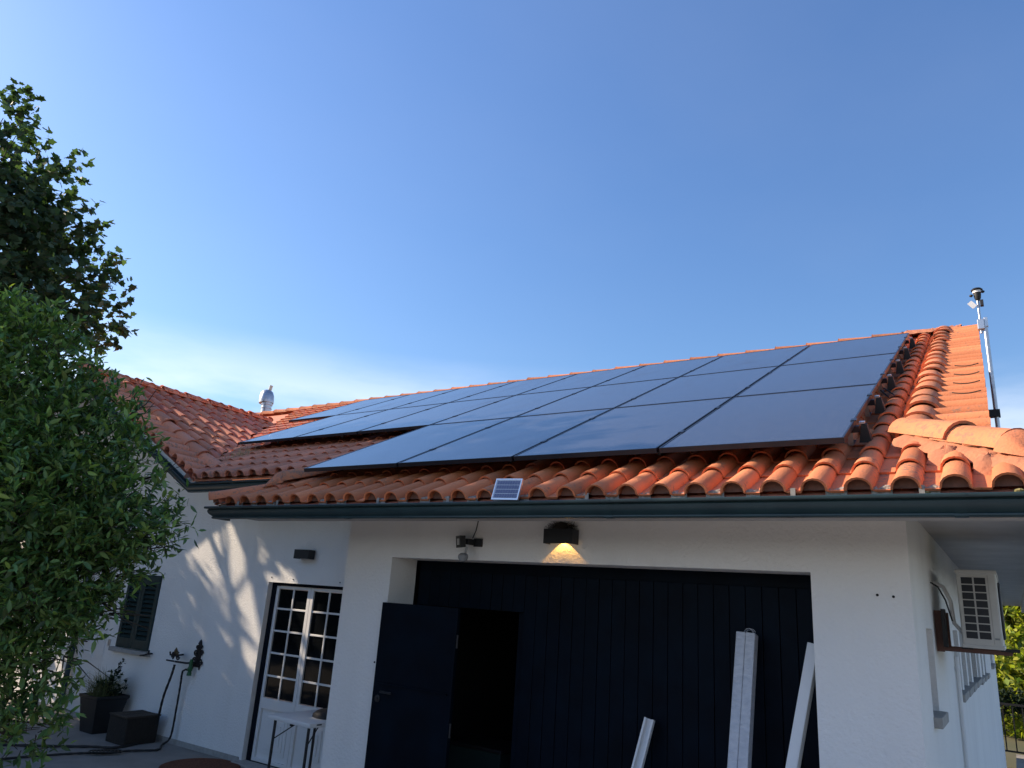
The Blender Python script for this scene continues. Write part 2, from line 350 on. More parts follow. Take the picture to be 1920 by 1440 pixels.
# eave beams and soffits
bm_ = MB().box(-5.80, .30, 4.34, 4.46, 2.545, 2.70)
bm_.box(.18, .30, 4.461, 23.5, 2.545, 2.70)
part('eave_beam', bm_, 'soffit_render', house)
sf = MB().box(-5.2, .29, 4.36, WALL_Y+.05, 2.701, 2.74)
sf.box(XWR-.04, .29, WALL_Y+.051, 23.5, 2.701, 2.74)
part('soffit', sf, 'soffit_render', house)
ms = MB().box(-8.15, -5.0, 5.30, 6.098, 3.05, 3.09); ms.box(-8.15, -5.0, 5.24, 5.30, 2.995, 3.09)
part('main_soffit', ms, 'soffit_render', house)
gs_ = MB()
for sg in (1, -1):
    a = (GX, zgab(GX)-.13); b = (GX+sg*3.36, zgab(GX+3.36)-.13)
    gs_.quad((a[0], 5.26, a[1]), (b[0], 5.26, b[1]), (b[0], DOOR_Y+.02, b[1]), (a[0], DOOR_Y+.02, a[1]))
    gs_.quad((a[0], 5.26, a[1]), (b[0], 5.26, b[1]), (b[0], 5.26, b[1]+.1), (a[0], 5.26, a[1]+.1))
part('gable_soffit', gs_, 'white_render', house)

# gutters
GP = [(0, 0), (0, -.098), (.040, -.098), (.046, -.092), (.046, -.084), (.040, -.080), (.050, -.070), (.068, -.056), (.078, -.040), (.080, -.024), (.074, -.016), (.074, -.012), (.100, -.012), (.104, -.006), (.104, .004), (.100, .008), (.088, .008), (.070, -.005), (.066, -.02), (.062, -.044), (.044, -.066), (.012, -.086), (.008, -.004)]
gz = 2.630
gg = part('garage_gutter', MB().sweep([((XL+.02, 4.34, gz), (-1, 0, 0)), ((XL+.02, 4.215, gz), (-1, -1, 0)), ((XR-.02, 4.215, gz), (1, -1, 0)), ((XR-.02, 23.5, gz), (1, 0, 0))], GP, True), 'gutter_green', house, smooth=True)
mgz = 3.075
for xb in (-4.35, -2.05, -.16): part('gutter_union', MB().sweep([((xb-.03, 4.2155, gz-.0005), (0, -1, 0)), ((xb+.03, 4.2155, gz-.0005), (0, -1, 0))], [(a*1.0+.0025*(a > .01), b-.0025*(b < -.05)) for a, b in GP[1:16]]), 'gutter_green', gg, smooth=True)
part('main_gutter', MB().sweep([((-5.3, 5.235, mgz), (0, -1, 0)), ((-8.16, 5.235, mgz), (0, -1, 0)), ((GX, 5.235, mgz+(GW-GX-.02)*GS), (0, -1, 0)), ((2*GX-GW, 5.235, mgz), (0, -1, 0))], GP, True), 'gutter_green', house, smooth=True)
for xb in (-5.72, -5.18, -4.02, -3.31, -2.20, -.93, -.30):   # clips hooked over the back of the gutter
    xb += random.uniform(-.02, .02)
    c = MB().box(xb-.013, xb+.013, 4.15, 4.154, gz-.01, gz+.055); c.box(xb-.013, xb+.013, 4.154, 4.205, gz+.051, gz+.055); c.box(xb-.013, xb+.013, 4.118, 4.15, gz-.01, gz-.006)
    part('gutter_clip', c, 'clip_grey', gg)

# ---------------------------------------------------------------- clay tiles
def tile_bm(seed=0, L=EX+.07, s=SP, r0=.071, r1=.065, h0=.073, h1=.062, th=.012, lift=.016, nb=8, ny=3):
    rr = random.Random(seed); vs = []; fs = []
    def prof(t, inner=0):
        r = r0+(r1-r0)*t-inner; h = h0+(h1-h0)*t-inner; zb = lift*(1-t)-(0 if not inner else 0)
        p_ = [(-r*math.cos(math.pi*i/nb), zb+h*math.sin(math.pi*i/nb)**.85) for i in range(nb+1)]
        return p_, zb
    rows = []
    for j in range(ny):
        t = j/(ny-1); p_, zb = prof(t); r = r0+(r1-r0)*t
        p_ = p_+[(r+.012, zb+.002), (s-r+.004, zb+.001)]
        jit = rr.uniform(-.002, .002)
        rows.append([(x+jit, t*L, z) for x, z in p_])
    n = len(rows[0]); vs = [q for rw in rows for q in rw]
    fs = [(j*n+i, j*n+i+1, (j+1)*n+i+1, (j+1)*n+i) for j in range(ny-1) for i in range(n-1)]
    # lower lip and the inside of the barrel
    o = len(vs); p0, zb = prof(0, th)
    vs += [(x, .004, z) for x, z in p0]
    r = r0
    vs += [(r+.012, .004, zb-.011), (s-r+.004, .004, zb-.012)]
    fs += [(i, o+i, o+i+1, i+1) for i in range(nb)] + [(nb, o+nb, o+nb+1, nb+1), (nb+1, o+nb+1, o+nb+2, nb+2)]
    o2 = len(vs); p1, _ = prof(.6, th); vs += [(x, L*.6, z) for x, z in p1]
    fs += [(o+i+1, o+i, o2+i, o2+i+1) for i in range(nb)]
    return vs, fs
def tile_mesh(name, mt, **k):
    vs, fs = tile_bm(**k); me = bpy.data.meshes.new(name); me.from_pydata(vs, [], fs); me.materials.append(MATS[mt])
    for q in me.polygons: q.use_smooth = True
    me.set_sharp_from_angle(angle=R(50)); return me
TILE = {'clay': [tile_mesh('roof_tile', 'clay', seed=i) for i in range(3)], 'clay_shade_fill': [tile_mesh('roof_tile', 'clay_shade_fill', seed=i+5) for i in range(3)]}
TILE_RAW = tile_bm()
TILES = []     # (score, matrix, material, clip planes)
def frame(o, x, u):
    x = Vector(x).normalized(); u = Vector(u).normalized(); n = x.cross(u); mm = Matrix.Identity(4)
    for i in range(3): mm[i][0] = x[i]; mm[i][1] = u[i]; mm[i][2] = n[i]; mm[i][3] = o[i]
    return mm
PANEL_X0 = -0.705; PW, PH = 1.154, 1.896
def under_panel(p):
    # rows of panels, top row first: 8, 7, 4 panels
    for v, cnt in enumerate((8, 7, 4)):
        y1 = 9.609-v*PH*math.cos(PA); y0 = y1-PH*math.cos(PA)
        if y0+.08 < p.y < y1+.25 and PANEL_X0-cnt*PW+.1 < p.x < PANEL_X0-.15: return True
    return False
def add_tile(o, x, u, mt, clips=(), vis=1.0, jit=.004):
    o = Vector(o)
    n = Vector(x).normalized().cross(Vector(u).normalized())
    o = o+Vector((random.uniform(-jit, jit), random.uniform(-jit, jit), random.uniform(-.002, .003)))
    mm = frame(o, Vector(x)+Vector(u)*random.uniform(-.012, .012), Vector(u)) if False else frame(o, x, u)
    mm = mm @ Matrix.Rotation(random.uniform(-.012, .012), 4, 'Z')
    ctr = o+Vector(u).normalized()*.2
    cl = []; corners = [mm @ Vector(q) for q in ((-.07, 0, 0), (.16, 0, 0), (-.07, .42, 0), (.16, .42, 0), (0, .2, .08))]
    for pt, nn in clips:
        d = [(c-Vector(pt)).dot(Vector(nn)) for c in corners]
        if max(d) <= 0.01: return
        if min(d) < 0: cl.append((pt, nn))
    TILES.append((vis/max(.3, (ctr-EYE).length_squared), mm, mt, cl))
UM = (0, math.cos(PA), math.sin(PA)); NMAIN = Vector((0, -math.sin(PA), math.cos(PA)))
X0 = -5.842
HIPL = ((XL, GE_Y, 0), Vector((1, -1, 0)).normalized())          # keep front side of the left hip
HIPR = ((XR, GE_Y, 0), Vector((-1, -1, 0)).normalized())
VAL0 = Vector((GW, ME_Y+.02, 0)); 
def yval(x): return GE_Y+(zgab(x)-GE_Z)/TP
va = Vector((GW, yval(GW), 0)); vb = Vector((GX, yval(GX), 0)); vd = (vb-va).normalized()
VALM = (va, Vector((-vd.y, vd.x, 0))*(-1 if Vector((-vd.y, vd.x, 0)).x < 0 else 1))   # main side: +x
VALB = (va, -VALM[1])
ncol = 80
for k in range(-75, 34):
    x = X0+k*SP
    if x > XR-.1: continue
    if x > -5.02:
        s0, sect = 0.0, 'g'
    elif x > XL-.03: s0, sect = 0.0, 'h'
    else: s0, sect = (ME_Y-GE_Y)/math.cos(PA), 'm'
    lists = [(s0, sect)]
    if sect == 'h': lists = [(0.0, 'h'), ((ME_Y-GE_Y)/math.cos(PA), 'm')]
    for s0, sect in lists:
        j = 0
        while True:
            s = s0+j*EX; y = GE_Y+s*math.cos(PA); z = GE_Z+s*math.sin(PA); j += 1
            if y > RIDGE_Y-.02: break
            if x < GW-.2 and y+.4 < yval(x): continue
            clips = []
            if sect in ('g', 'h') and x < -4.6 and y < 5.9: clips.append(HIPL) if sect == 'h' or x < -5.0 else None
            if sect == 'h' and y > GE_Y+(x-XL)+.35: break
            if x > XV-.06:
                if y > GE_Y+(XR-x): break
                clips.append(HIPR)
                if y > GE_Y+.80: break
            if sect == 'm' and x < GW+.3: clips.append(VALM)
            p_ = Vector((x, y, z))
            vis = .02 if under_panel(p_) else 1.0
            shade_fill = x < -5.9 and y < 8.4  # shaded left tiles get the clay with fill light in its colour
            if x < -5.0 and y > 7.2 and y < 9.4 and x > -9: vis *= .4
            add_tile(p_, (1, 0, 0), UM, 'clay_shade_fill' if shade_fill else 'clay', clips, vis)
# left hip plane of the garage (falls to the left, seen only from the side)
for k in range(9):
    y = GE_Y+.11+k*SP
    for j in range(4):
        d = j*EX*math.cos(PA); x = XL+d
        if x > -5.0 or d > (y-GE_Y)+.3 or y > 5.2: continue
        add_tile((x, y, GE_Z+d*TP), (0, -1, 0), (math.cos(PA), 0, math.sin(PA)), 'clay', [((XL, GE_Y, 0), Vector((-1, 1, 0)).normalized())], .05)
# right skirt plane (falls to the right)
for k in range(86):
    y = GE_Y+.11+k*SP
    for j in range(4):
        d = j*EX*math.cos(PA); x = XR-d
        if d > (y-GE_Y)+.3: continue
        add_tile((x, y, GE_Z+d*TP), (0, 1, 0), (-math.cos(PA), 0, math.sin(PA)), 'clay', [((XR, GE_Y, 0), Vector((1, 1, 0)).normalized())], .05)
# gable roof, right and left faces
GA = math.atan(GS); UB = (-math.cos(GA), 0, math.sin(GA)); UB2 = (math.cos(GA), 0, math.sin(GA))
for k in range(34):
    y = 5.82+k*SP
    for j in range(12):
        s = j*EX; x = GW-.05-s*math.cos(GA)
        if x < GX+.02: break
        if y > yval(x)+.25: continue
        add_tile((x, y, zgab(x)), (0, 1, 0), UB, 'clay_shade_fill', [VALB], 1.0)
        if k < 14: add_tile((2*GX-x, y, zgab(x)), (0, -1, 0), UB2, 'clay_shade_fill', (), .05)
# verge rows: short tiles pointing outwards along the gable front and along the right verge
for j in range(17):
    s = .05+j*SP; x = GW+.02-s*math.cos(GA)
    if x < GX-.05: break
    for sg in (1, -1):
        xx = x if sg == 1 else 2*GX-x
        add_tile((xx, 5.16, zgab(x)+.01), UB if sg == -1 else tuple(-c for c in UB), (0, 1, .04), 'clay_shade_fill', (), 1.3 if sg == 1 else .05, jit=.008)
for j in range(36):
    s = (5.03-GE_Y)/math.cos(PA)+j*SP; y = GE_Y+s*math.cos(PA)
    if y > RIDGE_Y-.1: break
    add_tile((.0, y, zmain(y)+.022), UM, (-1, 0, .05), 'clay', (), 1.0, jit=.003)
    y2 = 2*RIDGE_Y-y
    add_tile((.0, y2, zmain(y)+.022), (0, math.cos(PA), -math.sin(PA)), (-1, 0, .05), 'clay', (), .02)
# back slope
for k in range(0, 74):
    x = XV-.1-k*SP
    for j in range(2, 20):
        y = 2*RIDGE_Y-(GE_Y+j*EX*math.cos(PA))
        if j % 1 == 0 and y > RIDGE_Y+.05: add_tile((x, y, zmain(2*RIDGE_Y-y)), (-1, 0, 0), (0, -math.cos(PA), math.sin(PA)), 'clay', (), .01)

# roof deck (closed sheets a little under the tiles) and everything fixed to it
dz = -.02
deck = MB()
deck.quad((-5.03, GE_Y+.03, GE_Z+.0), (-.5, GE_Y+.03, GE_Z+.0), (-.5, RIDGE_Y, RIDGE_Z+dz), (-5.03, RIDGE_Y, RIDGE_Z+dz))
deck.add([(-5.03, GE_Y+.03, GE_Z), (XL+.03, GE_Y+.03, GE_Z), (-5.03, GE_Y+1.08, zmain(GE_Y+1.05)+dz)], [(0, 1, 2)])
deck.add([(-.5, GE_Y+.03, GE_Z), (XR-.03, GE_Y+.03, GE_Z), (-.5, GE_Y+.95, zmain(GE_Y+.95)+dz)], [(0, 1, 2)])
deck.quad((-5.031, ME_Y+.03, ME_Z+dz), (-5.031, RIDGE_Y, RIDGE_Z+dz), (GX, RIDGE_Y, RIDGE_Z+dz), (GX, yval(GX), zmain(yval(GX))+dz))
deck.add([(-5.031, ME_Y+.03, ME_Z+dz), (GX, yval(GX), zmain(yval(GX))+dz), (GW, yval(GW), zmain(yval(GW))+dz), (GW, ME_Y+.03, ME_Z+dz)], [(0, 1, 2, 3)])
deck.quad((GX, yval(GX), zmain(yval(GX))+dz), (GX, RIDGE_Y, RIDGE_Z+dz), (-22, RIDGE_Y, RIDGE_Z+dz), (-22, yval(GX), zmain(yval(GX))+dz))
deck.quad((-.5, 5.05, zmain(5.05)+dz), (-.03, 5.05, zmain(5.05)+dz), (-.03, RIDGE_Y, RIDGE_Z+dz), (-.5, RIDGE_Y, RIDGE_Z+dz))
deck.quad((-22, RIDGE_Y, RIDGE_Z+dz), (-.03, RIDGE_Y, RIDGE_Z+dz), (-.03, 2*RIDGE_Y-GE_Y-.7, GE_Z+dz+.7*TP), (-22, 2*RIDGE_Y-GE_Y-.7, GE_Z+dz+.7*TP))
deck.quad((GW+.05, 5.2, zgab(GW+.05)+dz), (GX, 5.2, zgab(GX)+dz), (GX, yval(GX), zgab(GX)+dz), (GW+.05, yval(GW+.05), zgab(GW+.05)+dz))
deck.quad((2*GX-GW, 5.2, zgab(GW)+dz), (GX, 5.2, zgab(GX)+dz), (GX, yval(GX)+.3, zgab(GX)+dz), (2*GX-GW, yval(GX)+.3, zgab(GW)+dz))
deck.quad((XR-.03, GE_Y, GE_Z), (XR-.03, 23.4, GE_Z), (-.45, 23.4, GE_Z+TP*.87), (-.45, GE_Y+.9, GE_Z+TP*.87))
deck.quad((XL+.03, GE_Y, GE_Z), (XL+.03, 5.3, GE_Z), (-5.03, 5.3, GE_Z+TP*1.02), (-5.03, GE_Y+1.05, GE_Z+TP*1.02))
roof = part('roof', deck, 'clay_shade_fill', house)
TILES.sort(key=lambda t: -t[0])
singles = TILES[:300]; rest = TILES[300:]
def clipped(mm, mt, cl, seed):
    bm = bmesh.new(); vs, fs = tile_bm(seed=seed)
    bv = [bm.verts.new(q) for q in vs]
    for f in fs: bm.faces.new([bv[i] for i in f])
    inv = mm.inverted()
    for pt, nn in cl:
        lp = inv @ Vector((pt[0], pt[1], 3)); ln = (inv.to_3x3() @ Vector(nn)).normalized()
        bmesh.ops.bisect_plane(bm, geom=bm.verts[:]+bm.edges[:]+bm.faces[:], plane_co=lp, plane_no=ln, clear_inner=True)
    return bm
for i, (s_, mm, mt, cl) in enumerate(singles):
    if cl:
        bm = clipped(mm, mt, cl, i)
        if not bm.faces: bm.free(); continue
        me = bpy.data.meshes.new('roof_tile'); bm.to_mesh(me); bm.free(); me.materials.append(MATS[mt])
        for q in me.polygons: q.use_smooth = True
        me.set_sharp_from_angle(angle=R(50))
    else: me = TILE[mt][i % 3]
    o = link('roof_tile', me, roof); o.matrix_basis = mm
for mt in ('clay', 'clay_shade_fill'):
    V = []; F = []; off = 0; base = np.array(TILE_RAW[0]); faces0 = TILE_RAW[1]
    for i, (s_, mm, m2, cl) in enumerate(rest):
        if m2 != mt: continue
        if cl:
            bm = clipped(mm, mt, cl, i); bm.verts.ensure_lookup_table(); bm.verts.index_update()
            vs = np.array([v.co for v in bm.verts]) if bm.verts else np.zeros((0, 3)); fs = [tuple(v.index for v in f.verts) for f in bm.faces]; bm.free()
            if not len(vs): continue
        else: vs, fs = base, faces0
        M3 = np.array(mm); wv = vs @ M3[:3, :3].T + M3[:3, 3]
        V.append(wv); F += [tuple(q+off for q in f) for f in fs]; off += len(wv)
    me = bpy.data.meshes.new('roof_tile_field'); me.from_pydata(np.concatenate(V).tolist(), [], F); me.materials.append(MATS[mt])
    for q in me.polygons: q.use_smooth = True
    me.set_sharp_from_angle(angle=R(50))
    o = link('roof_tile_field', me, roof); o['kind'] = 'stuff'

# big half-round cover tiles: ridges, hips, verges
def cover_vs(L, r0, r1, h=.9, lift=.02, nb=10, rough=0):
    vs = []; fs = []
    for t in (0, .04, 1.0):
        r = r0+(r1-r0)*t + (.008 if t == 0 else 0)
        vs += [(-r*math.cos(math.pi*i/nb), t*L, lift*(1-t)+h*r*math.sin(math.pi*i/nb)) for i in range(nb+1)]
    n = nb+1
    fs = [(j*n+i, j*n+i+1, (j+1)*n+i+1, (j+1)*n+i) for j in range(2) for i in range(nb)]
    o = len(vs); rr = r0-.012
    vs += [(-rr*math.cos(math.pi*i/nb), .003, lift+h*rr*math.sin(math.pi*i/nb)) for i in range(n)]
    fs += [(i, o+i, o+i+1, i+1) for i in range(nb)]
    o2 = len(vs); vs += [(-rr*math.cos(math.pi*i/nb), L*.5, h*rr*math.sin(math.pi*i/nb)) for i in range(n)]
    fs += [(o+i+1, o+i, o2+i, o2+i+1) for i in range(nb)]
    return vs, fs
def cover_run(name, a, b, L, ex, r0, r1, mt, up=None, h=.9, jit=.006, lift=.016):
    # tiles run from a (low end) to b, each low end lying over the one below
    a = Vector(a); b = Vector(b); d = (b-a); n = int(d.length/ex); u = d.normalized()
    x = u.cross(Vector(up or (0, 0, 1))).normalized()
    vs, fs = cover_vs(L, r0, r1, h, lift); me = bpy.data.meshes.new(name); me.from_pydata(vs, [], fs); me.materials.append(MATS[mt])
    for q in me.polygons: q.use_smooth = True
    me.set_sharp_from_angle(angle=R(50))
    for i in range(n):
        o = link(name, me, roof)
        o.matrix_basis = frame(a+u*(i*ex)+Vector((random.uniform(-jit, jit), random.uniform(-jit, jit), random.uniform(-jit, jit)*.6)), x, u) @ Matrix.Rotation(random.uniform(-.02, .02), 4, 'Z')
def shell(c, u, r, mt):   # fluted end cap of a hip
    c = Vector(c); u = Vector(u).normalized(); x = u.cross(Vector((0, 0, 1))).normalized(); n = x.cross(u); mb = MB(); nb = 18
    vs = []; rows = ((1.0, .0, 1.0), (1.03, -.05, .95), (.9, -.12, .62), (.62, -.20, .12))
    for k, (s, t, hh) in enumerate(rows):
        for i in range(nb+1):
            a = math.pi*i/nb; rr = r*s*(1+.045*math.cos(a*9)*(k > 0))
            vs.append(c+u*t-x*rr*math.cos(a)+n*(rr*.95*math.sin(a)*hh))
    m_ = nb+1
    mb.add(vs, [(j*m_+i, j*m_+i+1, (j+1)*m_+i+1, (j+1)*m_+i) for j in range(3) for i in range(nb)])
    return part('hip_end_cap', mb, mt, roof, smooth=True)
cover_run('ridge_tile', (-21.5, RIDGE_Y, RIDGE_Z+.0), (XV+.15, RIDGE_Y, RIDGE_Z+.0), .48, .44, .115, .10, 'clay_ridge', h=.85)
cover_run('ridge_tile', (GX, 5.15, zgab(GX)+.03), (GX, yval(GX)+.2, zgab(GX)+.03), .48, .44, .115, .10, 'clay_shade_fill', h=.85)
hz = .055
# left hip
hl = Vector((1, 1, TP)); a0 = Vector((XL, GE_Y, GE_Z+hz))+hl*.42
cover_run('hip_tile', a0, Vector((XL, GE_Y, GE_Z+hz))+hl*1.05, .60, .50, .125, .115, 'clay_ridge')
shell(a0, hl, .135, 'clay_ridge')
# corner eave tile in front of the hip, left
def corner_tile(c, d, mt):
    d = Vector(d).normalized(); x = d.cross(Vector((0, 0, 1))).normalized()
    vs, fs = cover_vs(.55, .11, .085, .8); me = bpy.data.meshes.new('corner_tile'); me.from_pydata(vs, [], fs); me.materials.append(MATS[mt])
    for q in me.polygons: q.use_smooth = True
    o = link('corner_tile', me, roof); o.matrix_basis = frame(Vector(c), x, d)
corner_tile((XL-.02, GE_Y-.02, GE_Z+.015), hl, 'clay')
# right hip with its mortar bed
hr = Vector((-1, 1, TP)); c0 = Vector((XR, GE_Y, GE_Z+hz+.02))
a1 = c0+hr*.36; b1 = c0+hr*.86
cover_run('hip_tile', a1, b1+hr*.02, .48, .36, .125, .115, 'clay_ridge')
shell(a1, hr, .135, 'clay_ridge')
corner_tile((XR+.02, GE_Y-.02, GE_Z+.015), hr, 'clay')
def bed(name, a, b, wid, hgt, mt, seg=26, seed=1):   # lumpy mortar bank under cover tiles
    rr = random.Random(seed); a = Vector(a); b = Vector(b); u = (b-a).normalized(); x = u.cross(Vector((0, 0, 1))).normalized(); n = x.cross(u); vs = []
    K = 9
    for i in range(seg+1):
        t = i/seg; q = a+(b-a)*t
        for j in range(K):
            s = -1+2*j/(K-1); hh = hgt*(1-abs(s)**2.2)
            vs.append(q+x*s*wid*(1+rr.uniform(-.10, .10))+n*(hh*(1+rr.uniform(-.15, .15))-.02)+u*rr.uniform(-.012, .012))
    mb = MB(); mb.add(vs, [(i*K+j, i*K+j+1, (i+1)*K+j+1, (i+1)*K+j) for i in range(seg) for j in range(K-1)])
    return part(name, mb, mt, roof, smooth=True)
bed('mortar_bed', c0+hr*.15+Vector((0, -.03, -.07)), b1+Vector((0, -.02, -.06)), .165, .10, 'mortar', seed=2)
bed('mortar_bed', a0-hl*.15+Vector((0, 0, -.06)), a0+hl*.55+Vector((0, 0, -.06)), .17, .08, 'mortar', seed=3)
# right verge: cover tiles bedded in mortar along the slope
y0 = GE_Y+.90
cover_run('verge_tile', (XV, y0, zmain(y0)+.05), (XV, RIDGE_Y+.1, zmain(RIDGE_Y+.1)+.05), .42, .325, .108, .100, 'clay_ridge', up=(0, -math.sin(PA), math.cos(PA)), jit=.010, h=.85, lift=.012)
bed('mortar_bed', (XV+.02, y0-.05, zmain(y0-.05)+.02), (XV+.02, RIDGE_Y, zmain(RIDGE_Y)+.02), .150, .105, 'mortar', seg=70, seed=4)
bed('mortar_bed', (XV-.5, RIDGE_Y-.03, RIDGE_Z+.0), (XV+.2, RIDGE_Y-.03, RIDGE_Z+.0), .2, .10, 'mortar', seed=9)
# gable verge: cover tiles down the gable front
yb = 5.66
cover_run('verge_tile', (GW-.20, yb, zgab(GW-.20)+.05), (GX+.05, yb, zgab(GX+.05)+.05), .45, .375, .115, .10, 'clay_shade_fill', up=(math.sin(GA), 0, math.cos(GA)), jit=.012)
bed('mortar_bed', (GW-.12, yb-.05, zgab(GW-.12)), (GX, yb-.05, zgab(GX)), .17, .07, 'mortar', seg=50, seed=5)
shell((GW-.20, yb, zgab(GW-.2)+.05), (-math.cos(GA), 0, math.sin(GA)), .125, 'clay_shade_fill')
# grey mortar stops between the eave tiles
for k in range(-1, 30):
    x = X0+k*SP+.11
    if x > XR-.2: break
    rr = random.Random(k); wd = .035+rr.random()*.02; vs = []
    if rr.random() < .25: continue
    mb = MB(); n_ = 6
    for i in range(n_+1):
        xx = x-wd+2*wd*i/n_; hh = .008+.016*rr.random()
        vs += [(xx, 4.163+.006*rr.random(), GE_Z-.006), (xx, 4.166+.004*rr.random(), GE_Z+hh+.012), (xx, 4.23, GE_Z+hh+.03)]
    mb.add(vs, [(i*3+j, i*3+j+1, i*3+j+4, i*3+j+3) for i in range(n_) for j in range(2)])
    part('mortar_stop', mb, 'mortar_grey', roof)
stop = MB().add([(-.058*math.cos(math.pi*i/10), 0, .060*math.sin(math.pi*i/10)) for i in range(11)], [tuple(range(11))]).mesh('eave_closer', 'mortar_dark')
for k in range(-1, 30):
    x = X0+k*SP
    if x < XR-.1:
        o = link('eave_closer', stop, roof); o.matrix_basis = Matrix.Translation((x, GE_Y+.03, GE_Z+.026))
    if k < 12:
        o = link('eave_closer', stop, roof); o.matrix_basis = Matrix.Translation((X0-k*SP-.218, ME_Y+.03, ME_Z+.026))
for (x, y, z, r) in ((-.30, 4.175, GE_Z+.012, .016), (.085, 4.175, GE_Z+.012, .018)):
    part('moss_cushion', MB().lathe((x, y, z-.02), [(r*1.3, 0), (r*1.5, r*.5), (r, r), (r*.3, r*1.2)], 10), 'pale_lichen', roof, smooth=True)
# mortar patches over the tiles beneath the right hip
for (x, y, r) in ((-.22, 4.62, .075), (-.02, 4.44, .07)):
    rr = random.Random(int(x*100)); vs = []; mb = MB(); c_ = Vector((x, y, zmain(y)+.03))
    q = []
    for k, (s, h_) in enumerate(((1.25, -.02), (1.0, .04), (.55, .07), (.1, .075))):
        q.append([c_+Vector((math.cos(t)*r*s*(1+rr.uniform(-.2, .2)), math.sin(t)*r*.8*s*(1+rr.uniform(-.2, .2)), h_+math.sin(t)*r*.8*s*TP+rr.uniform(-.012, .012))) for t in [2*math.pi*i/14 for i in range(14)]])
    mb.add([v for a_ in q for v in a_], [(i*14+j, i*14+(j+1) % 14, (i+1)*14+(j+1) % 14, (i+1)*14+j) for i in range(3) for j in range(14)]+[tuple(42+j for j in range(14))])
    part('mortar_patch', mb, 'mortar', roof, smooth=True)

# ---------------------------------------------------------------- doors, shutters, pipes of the house
# garage door: vertical boards and an open dark bay on the left
gd = MB().box(-4.5, -4.47, 5.31, 5.36, 0, 2.285); gd.box(-4.47, -1.06, 5.31, 5.36, 2.2, 2.285); gd.box(-1.06, -1.03, 5.31, 5.36, 0, 2.285); gd.box(-3.40, -3.35, 5.318, 5.35, 0, 1.9)
gdo = part('garage_door', gd, 'garage_paint', house)
bx = MB().box(0, .1085, 0, .022, 0, 1); bmesh_board = bx.mesh('board', 'garage_paint', bevel=.0025)
x = -4.46
while x < -1.07:
    o = link('board', bmesh_board, gdo); low = 1.905 if x < -3.41 else .02
    o.matrix_basis = Matrix.Translation((x, 5.288+random.uniform(-.002, .002), low)) @ Matrix.Diagonal((1, 1, 2.2-low, 1)); x += .1125
# wicket leaf folded back over the left reveal
lf = part('door_leaf', MB().box(-4.545, -3.72, 4.905, 4.945, .03, 1.905), 'garage_paint', house, bevel=.004)
part('leaf_rail', MB().box(-4.50, -3.76, 4.893, 4.904, 1.25, 1.262), 'garage_paint', lf)
for zc in (.35, 1.0, 1.65): part('hinge', MB().tube([(-3.715, 4.92, zc-.05), (-3.715, 4.92, zc+.05)], .009, 8), 'dark_metal', lf)
part('lock', MB().lathe((-4.48, 4.905, 1.14), [(.028, 0), (.028, .008), (.014, .012), (.014, .02)], 14, (0, -1, 0)), 'dark_metal', lf)
part('door_handle', MB().tube([(-4.42, 4.905, 1.2), (-4.42, 4.86, 1.2), (-4.30, 4.86, 1.2)], .009, 8), 'dark_metal', lf)
# french door
Yd = 6.2
fo = MB().box(DX0+.0, DX0+.07, 6.165, 6.24, 0, DH); fo.box(DX0+.07, DX1, 6.165, 6.24, 1.975, DH); fo.box(DX1-.05, DX1, 6.166, 6.24, 0, 1.975); fo.box(DX0+.07, DX1-.05, 6.166, 6.24, 0, .035)
frd = part('french_door', fo, 'garage_paint', house)
zr = [1.943, 1.709, 1.455, 1.205, .952, .71]
for (xa, xb) in ((-7.487, -6.877), (-6.872, -6.262)):
    lm = MB(); t = .048
    lm.box(xa, xa+t, 6.18, 6.225, .037, 1.972); lm.box(xb-t, xb, 6.18, 6.225, .037, 1.972); lm.box(xa+t, xb-t, 6.18, 6.225, 1.943, 1.972)
    lm.box(xa+t, xb-t, 6.18, 6.225, .595, .71); lm.box(xa+t, xb-t, 6.18, 6.225, .037, .072)
    lm.box(xa+t, xb-t, 6.206, 6.222, .072, .595)
    xm = (xa+xb)/2
    lm.box(xm-.011, xm+.011, 6.188, 6.215, .71, 1.943)
    for z in zr[1:5]: lm.box(xa+t, xm-.011, 6.1885, 6.214, z-.011, z+.011); lm.box(xm+.011, xb-t, 6.1885, 6.214, z-.011, z+.011)
    leaf = part('door_leaf', lm, 'white_paint', frd, bevel=.0025)
    for i in range(5):
        for (p0, p1) in ((xa+t, xm-.011), (xm+.011, xb-t)):
            g = link('pane', MB().quad((p0-.003, 6.2, zr[i+1]+.008), (p1+.003, 6.2, zr[i+1]+.008), (p1+.003, 6.2, zr[i]-.008), (p0-.003, 6.2, zr[i]-.008)).mesh('pane', 'window_glass'), frd)
    # stepped raised panel
    for k in range(3):
        i_ = .05+k*.045
        link('raised_panel', MB().box(xa+t+i_, xb-t-i_, 6.196-k*.008, 6.2045-k*.008+.002, .072+i_*1.1, .595-i_*1.1).mesh('raised_panel', 'white_paint', bevel=.004), frd)
part('threshold', MB().box(DX0-.03, DX1+.2, 5.98, 6.165, -.02, .032), 'stone', house, bevel=.006)
